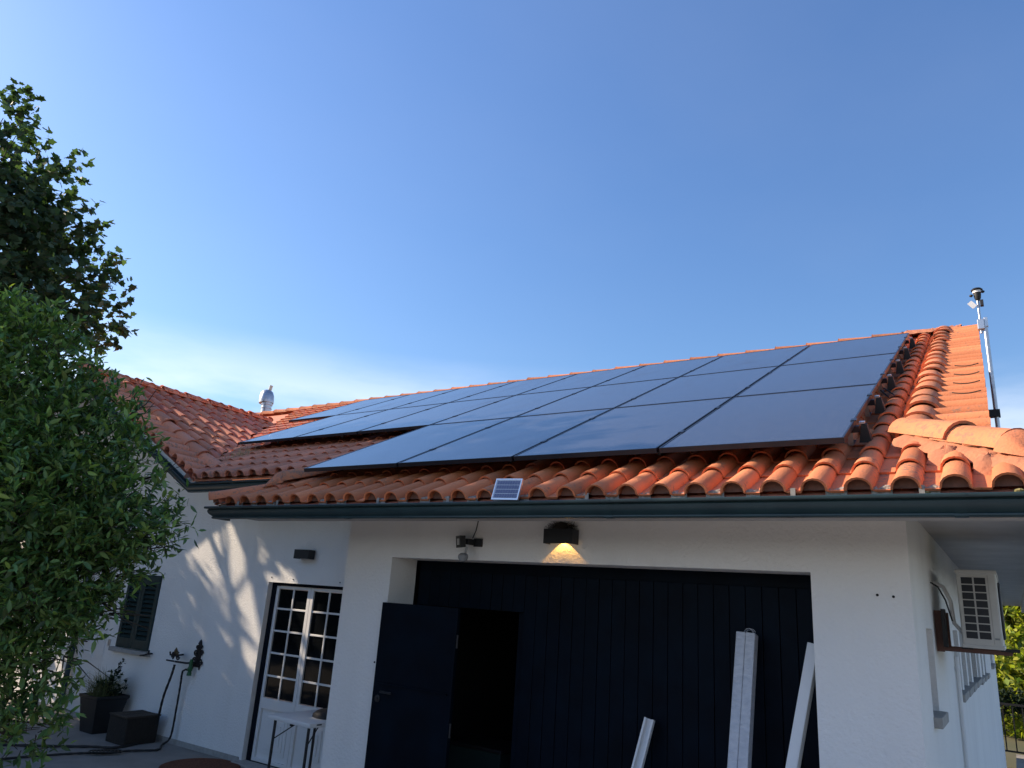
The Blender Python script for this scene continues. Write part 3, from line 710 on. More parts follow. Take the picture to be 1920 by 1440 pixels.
# shutters
so_ = part('window_frame', MB().box(-10.58, -9.79, 6.165, 6.19, 1.0, 1.99), 'black', house)
part('window_sill', MB().box(-10.64, -9.72, 6.02, 6.10, .945, .998), 'stone', so_, bevel=.006)
for (xa, xb) in ((-10.575, -10.19), (-10.182, -9.797)):
    sm = MB(); t = .06
    sm.box(xa, xa+t, 6.075, 6.11, 1.003, 1.985); sm.box(xb-t, xb, 6.075, 6.11, 1.003, 1.985); sm.box(xa+t, xb-t, 6.075, 6.11, 1.86, 1.985); sm.box(xa+t, xb-t, 6.075, 6.11, 1.003, 1.13)
    sh = part('shutter', sm, 'green_paint', house, bevel=.003)
    for i in range(12):
        z = 1.155+i*.0605
        part('slat', MB().obox(((xa+xb)/2, 6.095, z), (1, 0, 0), (0, .62, .78), (0, -.78, .62), (xb-xa)/2-t-.001, .026, .005), 'slat_green', sh)
# white panelled door further left, with a small plate beside it
pd = MB().box(-11.52, -10.86, 6.14, 6.18, .02, 1.96)
pdo = part('panel_door', pd, 'white_paint', house)
for zc, hh in ((1.62, .22), (1.02, .24), (.38, .24)):
    for xc in (-11.36, -11.02):
        for k in range(2):
            part('raised_panel', MB().box(xc-.13+k*.035, xc+.13-k*.035, 6.128-k*.012, 6.141-k*.012, zc-hh+k*.045, zc+hh-k*.045), 'white_paint', pdo, bevel=.004)
part('door_handle', MB().tube([(-11.47, 6.14, 1.0), (-11.47, 6.09, 1.0), (-11.36, 6.09, 1.0)], .01, 8), 'iron', pdo)
part('door_handle', MB().tube([(-11.47, 6.14, .86), (-11.47, 6.10, .86)], .018, 8), 'iron', pdo)
part('bell_plate', MB().box(-10.80, -10.74, 6.085, 6.099, .99, 1.08), 'alu', house, bevel=.004)
part('downpipe', MB().tube([(-11.58, 6.02, 3.3), (-11.58, 6.02, .05)], .04, 12), 'gutter_green', house, smooth=True)
part('plinth', MB().box(-16, DX0-.04, 6.088, 6.099, 0, .06), 'stone', house)
part('conduit', MB().tube([(XWR+.022, 7.92, 1.78), (XWR+.022, 7.92, -.9)], .018, 10), 'white_pvc', house, smooth=True)
for zc in (1.66, .55): part('conduit_clip', MB().lathe((XWR+.022, 7.92, zc), [(.023, 0), (.023, .03)], 12), 'white_pvc', house)
for (x, y, z) in ((-.66, WALL_Y, 2.17), (-.575, WALL_Y, 2.165), (-7.51, DOOR_Y, 2.065), (-7.12, DOOR_Y, 2.055), (-6.33, DOOR_Y, 2.055), (-4.60, WALL_Y, 1.41)):
    part('wall_plug', MB().lathe((x, y+.001, z), [(.008, 0), (.008, .006), (.004, .009)], 8, (0, -1, 0)), 'black', house)

# ---------------------------------------------------------------- solar panels
ORD = ['first', 'second', 'third', 'fourth', 'fifth', 'sixth', 'seventh', 'eighth']
fr_ = MB(); hw, hh, th = .567, (PH-.02)/2, .035
for (a, b, c, d) in ((-hw, -hw+.011, -hh, hh), (hw-.011, hw, -hh, hh), (-hw+.011, hw-.011, -hh, -hh+.011), (-hw+.011, hw-.011, hh-.011, hh)): fr_.box(a, b, c, d, -th, 0)
FRM = fr_.mesh('panel_frame', 'panel_frame')
GLS = MB().box(-hw+.011, hw-.011, -hh+.011, hh-.011, -.012, -.0025).mesh('panel_glass', 'panel_glass')
CLP = MB().box(-.017, .017, -.03, .03, -.002, .004).mesh('clamp', 'panel_frame')
P0 = Vector((PANEL_X0, 9.609, 5.468)); UPV = Vector(UM)
for v, cnt in enumerate((8, 7, 4)):
    rowname = ('top', 'middle', 'bottom')[v]
    for u in range(cnt):
        c = P0-Vector((1, 0, 0))*(u+.5)*PW-UPV*(v+.5)*PH
        e = bpy.data.objects.new('solar_panel', None); C.objects.link(e); e.matrix_world = frame(c, (1, 0, 0), UM); e.empty_display_size = .2
        tag(e, f'dark glass solar panel, {ORD[u]} from the right in the {rowname} row of the roof array', 'solar panel', 'solar panels on the roof')
        for nm, me in (('frame', FRM), ('glass', GLS)): link(nm, me, e)
        for sy in (-.45, .45):
            k = link('clamp', CLP, e); k.location = (hw+.01 if u else hw-.004, sy, 0)
# rails and their black end brackets
for v, cnt in enumerate((8, 7, 4)):
    for q, fr in ((0, .26), (1, .74)):
        c = P0-UPV*(v+fr)*PH-NMAIN*.058; a = c+Vector((.012, 0, 0)); b = c-Vector((cnt*PW+.03, 0, 0))
        rl = empty('mounting_rail', (a+b)/2)
        tag(rl, f'black mounting rail under the {("upper", "lower")[q]} half of the {("top", "middle", "bottom")[v]} row of solar panels', 'rail', 'rails under the solar panels')
        part('beam', MB().obox((a+b)/2, (1, 0, 0), UPV, NMAIN, (a-b).length/2, .02, .02), 'panel_frame', rl)
        x = a.x-.06
        while x > b.x:
            h = Vector((x, c.y, c.z)); mb = MB().obox(h-NMAIN*.055, (1, 0, 0), UPV, NMAIN, .016, .004, .05); mb.obox(h-NMAIN*.10+UPV*.06, (1, 0, 0), UPV, NMAIN, .016, .06, .004)
            part('hook', mb, 'galv', rl); x -= 1.3
        e_ = a+Vector((.030, 0, 0)); vs = []
        for zz, s in ((.03, .018), (-.082, .040)): vs += [e_+NMAIN*zz+Vector((1, 0, 0))*sx*s*.9+UPV*sy*s for sx, sy in ((-1, -1), (1, -1), (1, 1), (-1, 1))]
        part('end_bracket', MB().add(vs, [(0, 1, 2, 3), (7, 6, 5, 4), (0, 4, 5, 1), (1, 5, 6, 2), (2, 6, 7, 3), (3, 7, 4, 0)]), 'black', rl)
        part('end_clip', MB().obox(e_+NMAIN*.04-Vector((.01, 0, 0)), (1, 0, 0), UPV, NMAIN, .016, .02, .006), 'galv', rl)
# dangling cable end
single('panel_cable', MB().tube([P0-UPV*2.02*PH-NMAIN*.05+Vector((.01, 0, 0)), P0-UPV*2.06*PH-NMAIN*.10+Vector((.07, 0, 0)), P0-UPV*1.99*PH-NMAIN*.11+Vector((.10, 0, 0)), P0-UPV*1.94*PH-NMAIN*.06+Vector((.02, 0, 0))], .006, 6), 'black', 'loose black cable loop at the right edge of the solar array', 'cable')

# small solar module leaning on the eave tiles
e = empty('small_solar_panel', (-2.79, 4.15, 2.655)); tag(e, 'small blue solar module with silver frame leaning on the eave tiles above the gutter', 'solar panel')
ms_u = Vector((.04, .26, .96)).normalized(); ms_x = Vector((1, 0, -.03)).normalized(); ms_n = ms_x.cross(ms_u); o0 = Vector((-2.79, 4.092, 2.640))
cpt = lambda a, b, n=0: o0+ms_x*a+ms_u*b+ms_n*n
W2, H2 = .108, .155
fm = MB()
for (a0_, a1_, b0_, b1_) in ((-W2, -W2+.009, 0, H2), (W2-.009, W2, 0, H2), (-W2+.009, W2-.009, 0, .009), (-W2+.009, W2-.009, H2-.009, H2)):
    fm.obox(cpt((a0_+a1_)/2, (b0_+b1_)/2), ms_x, ms_u, ms_n, (a1_-a0_)/2, (b1_-b0_)/2, .008)
part('frame', fm, 'alu', e)
part('cell_sheet', MB().obox(cpt(0, H2/2), ms_x, ms_u, ms_n, W2-.009, H2/2-.009, .003), 'cell_line', e)
for r_ in range(4):
    for c_ in range(9):
        wC = (2*W2-.03)/9; part('cell', MB().obox(cpt(-W2+.015+wC*(c_+.5), .014+.0318*(r_+.5), .0045), ms_x, ms_u, ms_n, wC/2-.0012, .0135, .001), 'cell_blue', e)

# ---------------------------------------------------------------- lamps on the walls
def lamp_box(name, x, y, z0, z1, hw_, dep, label, lit):
    e = empty(name, (x, y, z0)); tag(e, label, 'wall lamp')
    b = MB(); t = .006
    b.box(x-hw_, x-hw_+t, y-dep, y-.012, z0, z1); b.box(x+hw_-t, x+hw_, y-dep, y-.012, z0, z1); b.box(x-hw_+t, x+hw_-t, y-dep, y-dep+t, z0, z1); b.box(x-hw_+t, x+hw_-t, y-.018, y-.012, z0+.05, z1)
    b.box(x-hw_+t, x+hw_-t, y-dep+t, y-.018, z1-.012, z1-.004)
    part('housing', b, 'dark_metal', e)
    part('back_plate', MB().box(x-hw_*.6, x+hw_*.6, y-.012, y-.001, z0+.055, z1-.02), 'dark_metal', e)
    part('bulb', MB().lathe((x, y-dep*.5, z1-.045), [(.012, .03), (.014, .015), (.008, .004), (.002, 0)], 12), 'bulb' if lit else 'white_pvc', e)
    if lit:
        ld = bpy.data.lights.new('lamp_light', 'SPOT'); ld.energy = 11.0; ld.color = (1, .48, .10); ld.shadow_soft_size = .008; ld.spot_size = R(98); ld.spot_blend = .15
        lo = bpy.data.objects.new('lamp_light', ld); C.objects.link(lo); lo.parent = e; lo.matrix_parent_inverse = WM[e.name]; lo.location = (x, y-.055, z0+.07)
    return e
lamp_box('wall_lamp', -2.795, WALL_Y, 2.425, 2.535, .125, .11, 'lit black box lamp with bird nest on top, above the garage door', True)
lamp_box('wall_lamp', -6.92, DOOR_Y, 2.295, 2.40, .125, .11, 'unlit black box lamp on the shaded wall above the french door', False)
# bird nest on the lit lamp
nv = []; mb = MB()
for i in range(420):
    a = random.random()*2*math.pi; r = random.random()**.5; cx = -2.795+math.cos(a)*r*.115; cy = WALL_Y-.062+math.sin(a)*r*.05; cz = 2.54+random.random()*.055*(1-r*r*.7)
    d = Vector((random.gauss(0, 1), random.gauss(0, .45), random.gauss(0, .35))).normalized()*random.uniform(.02, .055); side = d.orthogonal().normalized()*.0014
    p_ = Vector((cx, cy, cz)); mb.add([p_-d-side, p_+d, p_-d+side], [(0, 1, 2)])
mb.lathe((-2.795, WALL_Y-.062, 2.536), [(.045, 0), (.05, .02), (.04, .045), (.012, .055)], 14)
single('bird_nest', mb, 'nest', 'dark straw bird nest on top of the lit wall lamp', 'nest')
# floodlight with sensor
e = empty('floodlight', (-3.66, 4.9, 2.35)); tag(e, 'small grey floodlight with motion sensor left of the lit lamp', 'floodlight')
dv = Vector((-.55, -.8, -.12)).normalized(); sx_ = Vector((0, 0, 1)).cross(dv).normalized(); uz = dv.cross(sx_); fc = Vector((-3.69, 4.83, 2.425))
fb = MB().obox(fc, sx_, dv, uz, .058, .02, .046); part('housing', fb, 'dark_metal', e, bevel=.006)
part('rim', MB().obox(fc+dv*.021-sx_*.052, sx_, dv, uz, .007, .005, .047).obox(fc+dv*.021+sx_*.052, sx_, dv, uz, .007, .005, .047).obox(fc+dv*.021+uz*.04, sx_, dv, uz, .045, .005, .007).obox(fc+dv*.021-uz*.04, sx_, dv, uz, .045, .005, .007), 'dark_metal', e)
part('lens', MB().obox(fc+dv*.0215-sx_*.012, sx_, dv, uz, .025, .003, .025), 'alu', e)
part('bracket', MB().box(-3.655, -3.625, 4.835, 4.948, 2.405, 2.45).box(-3.64, -3.56, 4.932, 4.949, 2.395, 2.46), 'dark_metal', e)
part('sensor_stem', MB().tube([(-3.645, 4.85, 2.385), (-3.645, 4.84, 2.34)], .009, 8), 'alu', e)
part('sensor_head', MB().lathe((-3.655, 4.83, 2.275), [(.008, -.012), (.032, 0), (.042, .025), (.040, .045), (.02, .06)], 16, (0, -.15, 1)), 'slit_grey', e, smooth=True)
part('cable', MB().tube([(-3.63, 4.90, 2.46), (-3.625, 4.93, 2.52), (-3.62, 4.945, 2.60), (-3.615, 4.945, 2.70)], .004, 6), 'black', e)

# ---------------------------------------------------------------- air conditioner on the side wall
e = empty('air_conditioner', (-.2, 6.5, 1.88)); tag(e, 'cream air conditioner outdoor unit on brackets at the side wall', 'air conditioner')
ax0, ax1, ay0, ay1, az0, az1 = -.315, -.075, 6.25, 7.05, 1.905, 2.405
part('casing', MB().box(ax0, ax1, ay0, ay1, az0, az1), 'ac_grey', e, bevel=.012)
part('top_lid', MB().box(ax0-.006, ax1+.006, ay0-.008, ay1+.008, az1-.012, az1+.014), 'ac_grey', e, bevel=.006)
part('brand_plate', MB().box(ax1-.045, ax1-.018, ay0-.0025, ay0+.001, az0+.05, az0+.062), 'slit_grey', e)
part('base_tray', MB().box(ax0-.004, ax1+.006, ay0-.006, ay1+.006, az0-.014, az0+.01), 'ac_grey', e, bevel=.004)
for r_ in range(8):
    for c_ in range(2):
        x0_ = ax0+.028+c_*.079; z0_ = az0+.050+r_*.0525
        part('grille_opening', MB().box(x0_, x0_+.068, ay0-.003, ay0+.004, z0_, z0_+.0445), 'ac_dark', e)
part('casing_seam', MB().box(ax1-.052, ax1-.049, ay0-.0022, ay0+.002, az0+.02, az1-.02), 'stone', e)
part('fan_grille', MB().lathe((ax1-.002, ay0+.30, az0+.25), [(.2, 0), (.2, .012), (.19, .018), (.02, .02)], 28, (1, 0, 0)), 'ac_dark', e)
for yb_ in (6.30, 6.98):
    br = MB().box(XWR+.004, XWR+.05, yb_-.02, yb_+.02, 1.85, 2.13); br.box(XWR+.05, -.03, yb_-.015, yb_+.015, 1.857, 1.88)
    part('wall_bracket', br, 'redwood', e)
    part('rubber_foot', MB().box(ax1-.02, ax1+.09, yb_-.025, yb_+.025, 1.881, 1.892), 'black', e)
    part('rubber_foot', MB().box(ax0-.01, ax0+.06, yb_-.025, yb_+.025, 1.881, 1.892), 'black', e)
part('back_board', MB().box(XWR+.052, XWR+.075, 6.20, 6.33, 1.885, 2.14), 'black', e)
part('pipe_bundle', MB().tube([(XWR+.01, 6.45, 2.33), (XWR+.07, 6.40, 2.30), (XWR+.11, 6.36, 2.20), (XWR+.12, 6.35, 2.05), (ax0+.01, 6.34, 1.98)], .014, 8), 'white_pvc', e, smooth=True)
part('cable', MB().tube([(XWR+.005, 6.22, 2.32), (XWR+.05, 6.20, 2.29), (XWR+.09, 6.19, 2.20), (XWR+.12, 6.2, 2.06)], .006, 6), 'black', e)
part('drain_pipe', MB().tube([(XWR+.06, 7.6, 1.86), (XWR+.03, 7.85, 1.84), (XWR+.022, 7.92, 1.78)], .016, 8), 'white_pvc', e)

# ---------------------------------------------------------------- mast with weather station
e = empty('weather_mast', (.06, 7.0, 3.2)); tag(e, 'slim silver mast with a black weather sensor on top, right roof edge', 'mast')
mx_, my_ = .052, 7.0
part('lower_pole', MB().tube([(mx_, my_, 2.86), (mx_, my_, 4.53)], .0175, 12), 'galv', e, smooth=True)
part('upper_pole', MB().tube([(mx_-.032, my_, 4.44), (mx_-.032, my_, 4.75)], .010, 10), 'galv', e, smooth=True)
part('coupling', MB().box(mx_-.055, mx_-.005, my_-.03, my_+.03, 4.47, 4.56).box(mx_-.005, mx_+.022, my_-.02, my_+.02, 4.49, 4.575), 'alu', e, bevel=.004)
part('clamp', MB().box(mx_-.06, mx_+.028, my_-.03, my_+.03, 3.70, 3.76), 'black', e)
part('clamp_arm', MB().box(XWR, mx_-.06, my_-.015, my_+.015, 3.715, 3.745), 'galv', e)
part('sensor_body', MB().lathe((mx_-.03, my_, 4.74), [(.015, 0), (.024, .02), (.028, .05), (.028, .07)], 16), 'black', e, smooth=True)
part('sensor_ring', MB().lathe((mx_-.03, my_, 4.81), [(.033, 0), (.033, .02)], 18), 'white_pvc', e)
part('sensor_cap', MB().lathe((mx_-.03, my_, 4.832), [(.043, 0), (.045, .007), (.034, .018), (.01, .024)], 18), 'black', e, smooth=True)
part('vane', MB().obox((mx_-.075, my_-.01, 4.705), (.8, 0, .6), (0, 1, 0), (-.6, 0, .8), .02, .004, .032), 'white_pvc', e)
for q in ((.042, .012), (-.046, -.012)): part('cup', MB().lathe((mx_-.03+q[0], my_-.01, 4.80+q[1]), [(.004, -.012), (.014, -.004), (.014, .006), (.004, .012)], 10), 'black', e, smooth=True)
part('small_sensor', MB().box(mx_-.018, mx_+.008, my_-.02, my_+.02, 4.685, 4.74), 'ac_dark', e, bevel=.003)

# chimney cowl behind the main ridge
e = empty('chimney_cowl', (-16.1, 12.0, 5.7)); tag(e, 'shiny metal chimney cowl standing behind the far ridge', 'chimney cowl')
part('flue', MB().lathe((-16.05, 12, 5.6), [(.13, 0), (.13, .82), (.145, .825), (.145, .84), (.13, .845), (.13, .92), (.15, .925), (.15, .96), (.13, .965), (.13, 1.05)], 22), 'galv', e, smooth=True)
part('hood', MB().lathe((-16.09, 12, 6.58), [(.19, 0), (.195, .05), (.185, .20), (.15, .31), (.09, .36), (.02, .375)], 22, (-.08, 0, 1)), 'galv', e, smooth=True)
part('vane', MB().obox((-16.04, 12.02, 6.99), (1, 0, .2), (0, 1, 0), (.25, 0, 1), .008, .05, .085), 'galv', e)

# ---------------------------------------------------------------- things leaning at the garage door
def lean(name, top, bot, wid, dep, label, cat, mt, builder):
    top = Vector(top); bot = Vector(bot); u = (top-bot).normalized(); x = Vector((1, 0, 0)); x = (x-u*x.dot(u)).normalized(); n = x.cross(u)
    e = empty(name, bot); tag(e, label, cat); builder(e, bot, top, u, x, n, wid, dep); return e
def b_trunk(e, b, t, u, x, n, w_, d_):
    L_ = (t-b).length
    mb = MB().obox((b+t)/2, x, u, n, w_, L_/2, .0015)
    part('back', mb, 'white_pvc', e)
    for s in (-1, 1):
        part('flange', MB().obox((b+t)/2+x*s*w_+n*d_/2*1, x, u, n, .0018, L_/2, d_/2), 'white_pvc', e)
        part('lip', MB().obox((b+t)/2+x*s*(w_-.006)+n*d_, x, u, n, .007, L_/2, .0015), 'white_pvc', e)
lean('cable_trunking', (-2.195, 5.22, 1.262), (-2.40, 4.86, 0.0), .034, .03, 'short open white plastic trunking leaning on the garage door', 'trunking', 'white_pvc', b_trunk)
def b_bundle(e, b, t, u, x, n, w_, d_):
    L_ = (t-b).length; c = (b+t)/2
    part('profile', MB().obox(c-x*w_*.5, x, u, n, w_*.49, L_/2, d_), 'foam_wrap', e, bevel=.005)
    part('profile', MB().obox(c+x*w_*.5, x, u, n, w_*.49, L_/2, d_*.985), 'foam_wrap', e, bevel=.005)
    rr = random.Random(3); mb = MB()
    for i in range(5):
        a = t+x*rr.uniform(0, w_*.7); pts = [a+u*(.002+.028*math.sin(math.pi*q/6))+x*(w_*.45*math.cos(math.pi*q/6))+n*rr.uniform(-.02, .03) for q in range(7)]
        mb.tube(pts, .0016, 4)
    part('wrap_fringe', mb, 'foam_wrap', e)
lean('wrapped_bundle', (-1.497, 5.18, 1.888), (-1.535, 4.74, 0.0), .063, .042, 'tall silvery bundle of film wrapped profiles leaning on the garage door', 'profile bundle', 'foam_wrap', b_bundle)
def b_prof(e, b, t, u, x, n, w_, d_):
    L_ = (t-b).length; c = (b+t)/2
    part('body', MB().obox(c, x, u, n, w_, L_/2, d_), 'white_paint', e, bevel=.003)
    part('rib', MB().obox(c+x*w_*.62+n*-(d_+.0025), x, u, n, .004, L_/2-.004, .0024), 'white_paint', e)
    part('side_flange', MB().obox(c+x*(w_+.0016), x, u, n, .0015, L_/2-.01, d_*1.25), 'ac_grey', e)
lean('white_profile', (-1.062, 5.10, 1.858), (-1.39, 4.72, 0.0), .032, .03, 'white painted metal profile leaning diagonally at the right door jamb', 'profile', 'white_paint', b_prof)
# dim box inside the open bay
e = empty('storage_box', (-3.98, 5.9, 0)); tag(e, 'dim grey box inside the open bay of the garage', 'box')
part('body', MB().box(-4.35, -3.75, 5.7, 6.1, .01, .74), 'slat_green', e, bevel=.01); part('lid', MB().box(-4.37, -3.73, 5.68, 6.12, .741, .77), 'dark_metal', e, bevel=.006)

# ---------------------------------------------------------------- folding table with bag
e = empty('folding_table', (-6.05, 5.55, 0)); tag(e, 'white plastic folding table with dark legs before the french door', 'table')
tA, tB, tD = Vector((-6.34, 5.36, .74)), Vector((-5.69, 5.335, .74)), Vector((-6.46, 5.83, .74))
tx = (tB-tA).normalized(); ty = Vector((0, 0, 1)).cross(tx); tcn = (tB+tD)/2; hxx = (tB-tA).length/2; hyy = .31
tcn = tA+tx*hxx+ty*hyy
part('table_top', MB().obox(tcn-Vector((0, 0, .022)), tx, ty, (0, 0, 1), hxx, hyy, .022), 'white_pvc', e, bevel=.012, smooth=True)
part('handle', MB().obox(tcn+tx*(hxx+.001)-ty*.2-Vector((0, 0, .018)), tx, ty, (0, 0, 1), .002, .03, .006), 'dark_metal', e)
part('latch', MB().obox(tcn-ty*(hyy-.03)+tx*.02-Vector((0, 0, .055)), tx, ty, (0, 0, 1), .014, .01, .012), 'black', e)
for sx2 in (-1, 1):
    for sy2 in (-1, 1):
        p_ = tcn+tx*sx2*(hxx-.07)+ty*sy2*(hyy-.05)-Vector((0, 0, .044)); q_ = p_+tx*sx2*.0-Vector((0, 0, .695))
        part('leg', MB().tube([p_, q_], .014, 10), 'dark_metal', e, smooth=True)
    part('crossbar', MB().tube([tcn+tx*sx2*(hxx-.07)+ty*s*(hyy-.05)-Vector((0, 0, .62)) for s in (-1, 1)], .011, 8), 'dark_metal', e)
    part('brace', MB().tube([tcn+tx*sx2*(hxx-.075)-ty*(hyy-.05)-Vector((0, 0, .22)), tcn+tx*sx2*(hxx-.19)-ty*.02-Vector((0, 0, .05))], .006, 8), 'dark_metal', e)
bc = tcn+tx*.14+ty*.08; vs = []; rr = random.Random(5); K = 16
for k, (s, h_) in enumerate(((1, .002), (1.03, .03), (.82, .055), (.45, .075), (.05, .082))):
    vs += [bc+tx*math.cos(2*math.pi*i/K)*.17*s*(1+rr.uniform(-.06, .06))+ty*math.sin(2*math.pi*i/K)*.15*s*(1+rr.uniform(-.06, .06))+Vector((0, 0, h_+rr.uniform(-.006, .006)*(k > 0))) for i in range(K)]
single('bag', MB().add(vs, [(j*K+i, j*K+(i+1) % K, (j+1)*K+(i+1) % K, (j+1)*K+i) for j in range(4) for i in range(K)]+[tuple(reversed(range(K)))]), 'bag', 'crumpled black bag lying on the folding table', 'bag', smooth=True)

# ---------------------------------------------------------------- pot, block, mat, hoses, iron hose hanger
e = empty('plant_pot', (-9.85, 5.72, 0)); tag(e, 'tall square black pot with wispy grass against the wall', 'potted plant')
pc = Vector((-10.10, 5.80, 0)); vs = []
for s, z in ((.15, 0), (.205, .40), (.22, .42), (.22, .45), (.20, .45), (.19, .40)): vs += [pc+Vector((sx2*s, sy2*s, z)) for sx2, sy2 in ((-1, -1), (1, -1), (1, 1), (-1, 1))]
part('pot', MB().add(vs, [(k*4+i, k*4+(i+1) % 4, k*4+4+(i+1) % 4, k*4+4+i) for k in range(5) for i in range(4)]+[(3, 2, 1, 0), (20, 21, 22, 23)]), 'pot_black', e)
part('soil', MB().box(pc.x-.188, pc.x+.188, pc.y-.188, pc.y+.188, .39, .402), 'soil', e)
mb = MB()
for i in range(520):
    a = random.random()*2*math.pi; r = random.random()*.2; p_ = pc+Vector((math.cos(a)*r-.04, math.sin(a)*r, .40)); ln = random.uniform(.25, .62)
    if random.random() < .35: a = random.gauss(math.pi*1.05, .5)
    d = Vector((math.cos(a), math.sin(a), 0)); sd_ = Vector((-d.y, d.x, 0))*.0025; bend = random.uniform(.2, 1.1)
    pts = [p_+d*ln*bend*t*t*.9+Vector((0, 0, ln*(t*.85-bend*.55*t*t))) for t in (0, .35, .7, 1)]
    mb.add([pts[0]-sd_, pts[0]+sd_, pts[1]-sd_, pts[1]+sd_, pts[2]-sd_*.7, pts[2]+sd_*.7, pts[3]], [(0, 1, 3, 2), (2, 3, 5, 4), (4, 5, 6)])
part('grass_tuft', mb, 'grass_blade', e)

# leaf cloud machinery -----------------------------------------------------------
def tmpl_lance():
    v = np.array([(0, 0, 0), (.28, .155, .03), (.62, .14, .02), (1, 0, -.07), (.62, -.14, .02), (.28, -.155, .03), (.3, 0, -.015), (.64, 0, -.03)], float)
    return v, [(0, 6, 1), (1, 6, 7, 2), (2, 7, 3), (0, 5, 6), (5, 4, 7, 6), (4, 3, 7)]
def tmpl_lobed():
    pts = [(0, 0), (.08, .26), (.10, .50), (.34, .36), (.58, .50), (.66, .26), (1, 0), (.66, -.26), (.58, -.50), (.34, -.36), (.10, -.50), (.08, -.26)]
    v = np.array([(a, b, .05*abs(b)*2-.04*a) for a, b in pts]+[(.42, 0, .0)], float)
    return v, [(i, (i+1) % 12, 12) for i in range(12)]
def tmpl_blob():
    v = np.array([(0, 0, 0), (.4, .3, .05), (1, 0, 0), (.4, -.3, .05)], float); return v, [(0, 1, 2), (0, 2, 3)]
def leaf_mesh(name, pos, dirs, size, tmpl, mt, droop=.0):
    v0, f0 = tmpl; n = len(pos); pos = np.asarray(pos); d = np.asarray(dirs, float); d[:, 2] -= droop; d /= np.linalg.norm(d, axis=1)[:, None]
    ref = rng.normal(size=(n, 3))*.55+np.array([0, 0, 1.0]); s = np.cross(ref, d); s /= np.linalg.norm(s, axis=1)[:, None]+1e-9; u = np.cross(d, s)
    size = np.asarray(size)[:, None, None]
    V = pos[:, None, :]+size*(v0[None, :, 0:1]*d[:, None, :]+v0[None, :, 1:2]*s[:, None, :]+v0[None, :, 2:3]*u[:, None, :])
    m_ = len(v0); V = V.reshape(-1, 3)
    idx = []; tot = []
    for f in f0: tot.append(len(f)); idx += list(f)
    idx = np.array(idx); IDX = (idx[None, :]+(np.arange(n)*m_)[:, None]).reshape(-1); TOT = np.tile(np.array(tot), n)
    me = bpy.data.meshes.new(name); me.vertices.add(len(V)); me.vertices.foreach_set('co', V.astype(np.float32).ravel())
    me.loops.add(len(IDX)); me.loops.foreach_set('vertex_index', IDX.astype(np.int32))
    me.polygons.add(len(TOT)); me.polygons.foreach_set('loop_start', np.concatenate([[0], np.cumsum(TOT)[:-1]]).astype(np.int32)); me.polygons.foreach_set('loop_total', TOT.astype(np.int32))
    me.update(calc_edges=True); me.validate(); me.materials.append(MATS[mt]); return me
def sprigs(clumps, per_vol, nleaf, leaf, spread, surf=.55, updir=.35):
    """clumps: (centre, radii); returns leaf positions, directions, sizes and the sprig stems"""
    P = []; D = []; S = []; stems = []
    for c, r in clumps:
        c = np.array(c); r = np.array(r if hasattr(r, '__len__') else (r, r, r*.85)); cnt = max(4, int(per_vol*(r[0]*r[1]*r[2])**(2/3)))
        q = rng.normal(size=(cnt, 3)); q /= np.linalg.norm(q, axis=1)[:, None]
        rad = surf+(1-surf)*rng.random(cnt)**.6; rad = np.where(rng.random(cnt) < .25, rng.random(cnt), rad)
        o = c+q*r*rad[:, None]; dd = q+np.array([0, 0, updir])+rng.normal(size=(cnt, 3))*.45; dd /= np.linalg.norm(dd, axis=1)[:, None]
        for a, b in zip(o, dd):
            ln = spread*rng.uniform(.6, 1.3); k = max(3, int(rng.normal(nleaf, 2)))
            t = np.linspace(.1, 1, k); pp = a+b*ln*t[:, None]
            ld = b*.55+rng.normal(size=(k, 3))*.75; P.append(pp); D.append(ld); S.append(leaf*rng.uniform(.6, 1.2, k)); stems.append((a, a+b*ln))
    return np.concatenate(P), np.concatenate(D), np.concatenate(S), stems
def stem_mesh(name, stems, r, mt):
    mb = MB()
    for a, b in stems:
        a = Vector(a); b = Vector(b); d = (b-a).normalized(); u = d.orthogonal().normalized()*r; v = d.cross(u)
        mb.add([a+u, a-u*.5+v*.86, a-u*.5-v*.86, b], [(0, 1, 3), (1, 2, 3), (2, 0, 3)])
    me = bpy.data.meshes.new(name); me.from_pydata(mb.v, [], mb.f); me.materials.append(MATS[mt]); return me
def limb(mb, a, b, r0, r1, wob=.08, seg=6):
    a = Vector(a); b = Vector(b); pts = []
    for i in range(seg+1):
        t = i/seg; p_ = a.lerp(b, t)
        if 0 < i < seg: p_ = p_+Vector((random.gauss(0, wob), random.gauss(0, wob), random.gauss(0, wob)*.5))*(a-b).length*.4
        pts.append(p_)
    mb.tube(pts, [r0+(r1-r0)*i/seg for i in range(seg+1)], 7); return pts

# leafy herb in the pot
P_, D_, S_, st = sprigs([((pc.x+.10, pc.y+.02, .58), (.13, .13, .17)), ((pc.x+.02, pc.y+.05, .50), (.15, .14, .1))], 1500, 6, .055, .06, .3)
part_ = link('herb_foliage', leaf_mesh('herb_foliage', P_, D_, S_, tmpl_blob(), 'hedge_leaf'), e)
part_.matrix_parent_inverse = WM[e.name]
spx = [Vector((pc.x+.12, pc.y, .68))+Vector((.16, 0, .22))*t for t in np.linspace(0, 1, 9)]
P_ = np.concatenate([np.array(q)+rng.normal(size=(7, 3))*.012 for q in spx]); D_ = rng.normal(size=P_.shape); 
o = link('flower_spike', leaf_mesh('flower_spike', P_, D_, np.full(len(P_), .04), tmpl_blob(), 'hedge_leaf'), e); o.matrix_parent_inverse = WM[e.name]

